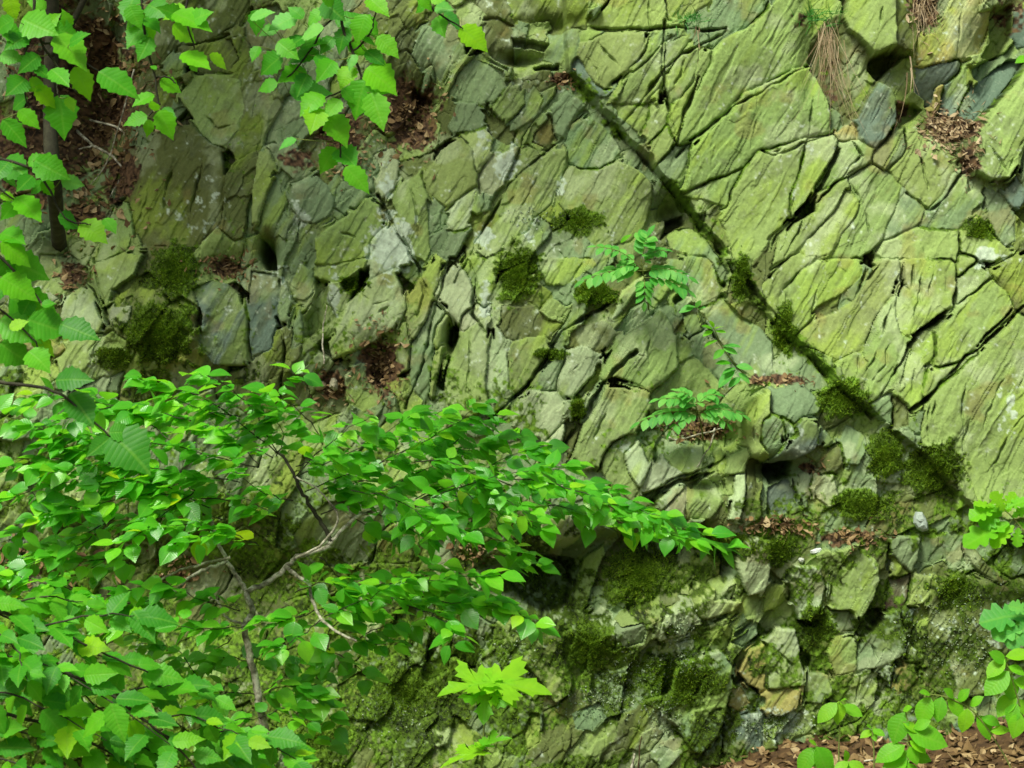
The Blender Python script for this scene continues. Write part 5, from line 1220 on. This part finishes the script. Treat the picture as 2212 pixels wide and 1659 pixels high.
# loose moss and algae tufts wherever the face is mossy
cand = np.argwhere(mm > 0.55); cand = cand[rng.integers(0, len(cand), 34000)]
sp = np.stack([gx[cand[:, 1]], gy[cand[:, 0]]], 1)
o = link('moss_film', scatter_blades('moss_film', sp, 0.009, 0.0017, M_MOSS), M_MOSS); tag(o, 'thin mossy growth spread through joints and damp faces of the cliff', 'moss', kind='stuff')
def flakes(name, pos, nrm, size, mat, straw=0.0):
    """dead leaf scraps: bent two-panel flakes lying loosely on what is under them"""
    n = len(pos); d = rng.normal(0, 1, (n, 3)); nn = nrm + rng.normal(0, .45, (n, 3)); nn /= np.linalg.norm(nn, axis=1, keepdims=True)
    d -= nn * (d * nn).sum(1, keepdims=True); d /= np.linalg.norm(d, axis=1, keepdims=True); s = np.cross(d, nn)
    ln = size * rng.uniform(.3, 1.0, (n, 1)) * rng.uniform(.7, 1.7, (n, 1)); wd = ln * rng.uniform(.18, .38, (n, 1))
    isst = rng.random((n, 1)) < straw; wd = np.where(isst, 0.0016, wd); ln = np.where(isst, ln * 1.9, ln)
    c = pos + nn * rng.uniform(0.002, 0.012, (n, 1)); bend = nn * ln * rng.uniform(-.1, .35, (n, 1))
    whole = (rng.random(n) < 0.4) & ~isst[:, 0]
    k1 = np.where(~whole)[0]; k2 = np.where(whole)[0]; m1 = len(k1)
    v = np.stack([c - d * ln * .5, c - d * ln * .1 + s * wd + bend * .6, c - d * ln * .1 + bend * .15, c - d * ln * .1 - s * wd + bend * .6, c + d * ln * .55 + bend * .5], 1)[k1].reshape(-1, 3)
    b5 = np.arange(m1)[:, None] * 5
    f = np.concatenate([b5 + np.array([[0, 1, 2]]), b5 + np.array([[0, 2, 3]]), b5 + np.array([[1, 4, 2]]), b5 + np.array([[2, 4, 3]])])
    rv = np.clip(rng.normal(.42, .26, n), 0, 1); vs, fs, rs, n0 = [v], [f], [rv[k1].repeat(5)], len(v)
    for kk in range(4):                                    # whole curled leaves among the scraps
        sel = k2[kk::4]; lv, lf_, _u, _c = shape('elliptic' if kk % 2 else 'ovate', kk)
        if len(sel) == 0: continue
        sz = (ln[sel] * 1.25)[:, :, None]; curl = rng.uniform(-2.5, 1.5, (len(sel), 1, 1))
        q_ = c[sel][:, None, :] + sz * (lv[None, :, 0:1] * 0.8 * s[sel][:, None, :] + (lv[None, :, 1:2] - .5) * d[sel][:, None, :] + curl * lv[None, :, 2:3] * nn[sel][:, None, :])
        vs.append(q_.reshape(-1, 3)); fs.append((lf_[None] + (np.arange(len(sel)) * len(lv))[:, None, None]).reshape(-1, 3) + n0); n0 += len(sel) * len(lv)
        rs.append(np.clip(rv[sel] + .12, 0, 1).repeat(len(lv)))
    me = mesh_np(name, np.concatenate(vs), np.concatenate(fs), smooth=False); fattr(me, 'rnd', np.concatenate(rs)); return link(name, me, mat)
def rock_spots(x, y, rx, ry, n):
    sx_ = rng.normal(x, rx * .72, n); sy_ = rng.normal(y, ry * .72, n)
    i_ = np.clip(np.round((sx_ - gx[0]) / STEP).astype(int), 1, NX - 2); j_ = np.clip(np.round((sy_ - gy[0]) / STEP).astype(int), 1, NY - 2)
    return V[j_, i_]
LIT = [('brown leaf litter filling the steep gully behind the hanging leaves', 180, 190, 110, 190, 1500, .034, .2), ('dead leaves on the step below the gully', 175, 455, 60, 50, 260, .03, .15), ('dead leaves above the pale boulder at the far left', 155, 590, 36, 28, 110, .025, .1),
 ('russet litter on the small shelf beside the largest moss cushion', 495, 580, 48, 26, 170, .024, .1), ('dark litter in the soil pocket behind the dense hanging branch', 880, 255, 62, 72, 420, .026, .3), ('scraps of litter beneath the dense hanging branch', 745, 320, 44, 60, 200, .024, .2),
 ('reddish leaf litter caught in the steep cleft above the shrub', 822, 785, 36, 66, 380, .024, .05), ('dead leaves on the block left of the steep cleft', 715, 830, 40, 36, 110, .03, .1), ('pale straw and needles caught in the triangular nook at upper right', 2040, 290, 52, 44, 480, .026, .6),
 ('straw trailing down the crack under the triangular nook', 2082, 360, 16, 36, 90, .024, .6), ('scraps of dry leaf on the step at the head of the diagonal fault', 1208, 178, 26, 14, 60, .022, .2), ('reddish litter and straw on the ledge below the lower rowan', 1512, 932, 66, 22, 260, .028, .35),
 ('dry leaves on the thin ledge above the tumbled block', 1680, 826, 64, 10, 80, .024, .2), ('pale dry leaves on the ledge among the lower tumbled stones', 1672, 1138, 58, 18, 190, .03, .3), ('dry leaves on the mossy ledge left of the white shard', 1838, 1160, 58, 16, 130, .028, .2),
 ('roots and straw in the notch between the top right blocks', 1985, 25, 30, 46, 170, .026, .7), ('litter at the left edge under the shrub', 60, 1220, 80, 40, 160, .03, .1), ('dead leaves in the hollow behind the shrub branches', 370, 1250, 60, 40, 120, .028, .1), ('dry leaves behind the right arm of the shrub', 1030, 1190, 60, 26, 110, .026, .1),
 ('few dry leaves wedged below the tumbled block', 1745, 1010, 24, 14, 40, .024, .2)]
for (lab_, x, y, rx, ry, n, sz, stw) in LIT:
    o = flakes('leaf_litter', rock_spots(x, y, rx, ry, int(n * .72)), np.array([0, -.7, .7]), sz * 0.75, M_STRAW if stw > .5 else M_LITTER, stw); tag(o, lab_, 'leaf litter', 'litter caught on the cliff', 'stuff')
# litter blanket on the bank
n = 7500; X_ = rng.uniform(0.3, 2.4, n); Yf = rng.uniform(-1.5, -0.1, n); pos = np.stack([X_, Yf, floor_z(X_, Yf) + 0.018 * fbm(X_ * 4, Yf * 4, 4, off=6) + 0.003], 1)
tag(flakes('leaf_litter', pos, np.array([0, -.35, .95]), .030, M_LITTER, .08), 'thick brown leaf litter covering the bank at the foot of the wall', 'leaf litter', 'litter on the ground', 'stuff')
n = 900; X_ = rng.uniform(-2.4, 0.3, n); Yf = rng.uniform(-1.6, -0.3, n); pos = np.stack([X_, Yf, floor_z(X_, Yf) + .01], 1)
tag(flakes('leaf_litter', pos, np.array([0, -.35, .95]), .045, M_LITTER, .05), 'loose brown litter on the ground under the two shrubs', 'leaf litter', 'litter on the ground', 'stuff')
# pale lichen lobes standing off the lower wall
sp = []
for (x, y, rx, ry, n) in [(1470, 1400, 26, 70, 420), (1300, 1530, 70, 36, 380), (1390, 1480, 80, 60, 420), (2090, 1370, 110, 120, 900), (1680, 1580, 70, 30, 420), (1120, 1410, 60, 50, 160), (820, 1570, 90, 40, 240), (1150, 470, 60, 20, 110), (1440, 1560, 30, 50, 200)]:
    sp.append(np.stack([rng.normal(x, rx * .6, n), rng.normal(y, ry * .6, n)], 1))
sp = np.concatenate(sp)
o = link('lichen_lobes', scatter_blades('lichen_lobes', sp, 0.008, 0.0035, M_LICH, spread=1.3), M_LICH); tag(o, 'pale green leafy lichen flecks sprinkled over the lower wall', 'lichen', kind='stuff')
# grass tuft with hanging dead blades
def blades(name, px, py, n, dxy, ln, mat, y, sprd, wdt=.0016):
    vs, fs, rs = [], [], []; k = 0
    for _ in range(n):
        a = P(px + random.gauss(0, sprd[0]), py + random.gauss(0, sprd[1]), y + random.uniform(-.03, .03))
        d = Vector((dxy[0] + random.gauss(0, dxy[2]), -0.18 + random.gauss(0, .12), dxy[1] + random.gauss(0, dxy[3]))).normalized(); L_ = ln * random.uniform(.3, 1.1)
        bend_ = Vector((random.gauss(0, .30), random.gauss(0, .15), random.uniform(-.1, .3))) * L_
        sv = Vector((1, .3, .2)).cross(d).normalized() if abs(d.x) > .7 else Vector((random.choice((-1, 1)), .2, 0))
        for t in range(5):
            q_ = a + d * L_ * t / 4 + (Vector((0, -.01, -.35 * L_)) + bend_) * (t / 4) ** 2; w_ = wdt * (1 - t / 4.4)
            vs += [tuple(q_ - sv * w_), tuple(q_ + sv * w_)]; rs += [random.random()] * 0
        r_ = random.random(); rs += [r_] * 10
        for t in range(4): fs.append((k + 2 * t, k + 2 * t + 1, k + 2 * t + 3, k + 2 * t + 2))
        k += 10
    me = mesh_np(name, np.array(vs), np.array(fs)); fattr(me, 'rnd', rs); return link(name, me, mat)
random.seed(3)
yt = on_rock(1790, 60).y - .02
g1 = empty('grass_tuft', P(1785, 55, yt)); tag(g1, 'grass tuft with long dead straw hanging over the big slab', 'grass tuft')
for nm, args in (('dead_blades', (1786, 68, 60, (0.02, -1, .20, .05), .27, M_STRAW, yt, (14, 14), .0009)), ('green_blades', (1772, 40, 90, (0, .6, .8, .5), .06, M_GRASS, yt, (22, 10)))):
    o = blades(nm, *args); o.parent = g1; o.matrix_basis = Matrix.Translation(-g1.location); tag(o, kind='stuff')
yt2 = on_rock(1492, 40).y - .02
g2 = empty('grass_tuft', P(1492, 45, yt2)); tag(g2, 'small bright grass tuft with two straws on the upper horizontal joint', 'grass tuft')
for nm, args in (('green_blades', (1490, 42, 60, (0.2, .4, .8, .4), .055, M_GRASS, yt2, (16, 6))), ('dead_blades', (1505, 60, 5, (0, -1, .05, .03), .11, M_STRAW, yt2, (8, 3)))):
    o = blades(nm, *args); o.parent = g2; o.matrix_basis = Matrix.Translation(-g2.location); tag(o, kind='stuff')
yt3 = on_rock(1985, 20).y - .03
o = blades('hanging_roots', 1990, 10, 40, (-.05, -1, .28, .1), .14, M_STRAW, yt3, (22, 8), .0010); tag(o, 'fine brown roots hanging in the notch between the top right blocks', 'roots', kind='stuff')
o = blades('hanging_straw', 1968, 150, 4, (.12, -1, .04, .02), .13, M_STRAW, on_rock(1975, 200).y - .04, (4, 8), .0024); tag(o, 'single long straws hanging above the triangular straw nook', 'straw', kind='stuff')
# loose stones lying on ledges
def stone(label, px, py, rx, ry, rot, mat_col, seed):
    r_ = random.Random(seed); p, nq = surf(px, py)
    bmv = []
    nseg, nr = 9, 4
    out = [r_.uniform(.72, 1.1) for _ in range(nseg)]
    for k in range(nr):
        zt = [0.0, 0.55, 0.85, 1.0][k]; sc2 = [1.0, .95, .72, .30][k]
        for s in range(nseg):
            a = 2 * math.pi * s / nseg; x = math.cos(a) * rx * out[s] * sc2; z = math.sin(a) * ry * out[s] * sc2
            xr = x * math.cos(rot) - z * math.sin(rot); zr = x * math.sin(rot) + z * math.cos(rot)
            bmv.append((xr * K, -(zt * 0.035 - .012) + r_.uniform(-.003, .003), zr * K))
    f = []
    for k in range(nr - 1):
        for s in range(nseg):
            a, b = k * nseg + s, k * nseg + (s + 1) % nseg; f += [(a, b, b + nseg), (a, b + nseg, a + nseg)]
    for s in range(1, nseg - 1): f.append(((nr - 1) * nseg, (nr - 1) * nseg + s, (nr - 1) * nseg + s + 1)); f.append((0, s + 1, s))
    me = mesh_np('loose_stone', np.array(bmv), np.array(f), smooth=False)
    cattr(me, 'tint', np.array(mat_col)[None, :].repeat(len(bmv), 0) * np.array([[r_.uniform(.85, 1.1)] for _ in bmv]))
    o = link('loose_stone', me, M_ROCK); o.location = p; tag(o, label, 'stone')
stone('pale blue-green shard of slate lying on the mossy ledge near the right edge', 1985, 1125, 18, 24, .6, (.34, .43, .36), 1)
stone('white pebble in the moss above the rounded yellow-green stones', 1760, 1190, 14, 9, .1, (.6, .66, .62), 2)
stone('tiny pale pebble beside the white pebble', 1729, 1210, 8, 7, 0, (.45, .5, .42), 3)
stone('flat tan stone among dead leaves left of the steep cleft', 690, 832, 18, 12, .3, (.33, .29, .16), 4)
stone('upright pale stone chip in the litter left of the steep cleft', 720, 832, 10, 16, 0, (.34, .34, .22), 5)
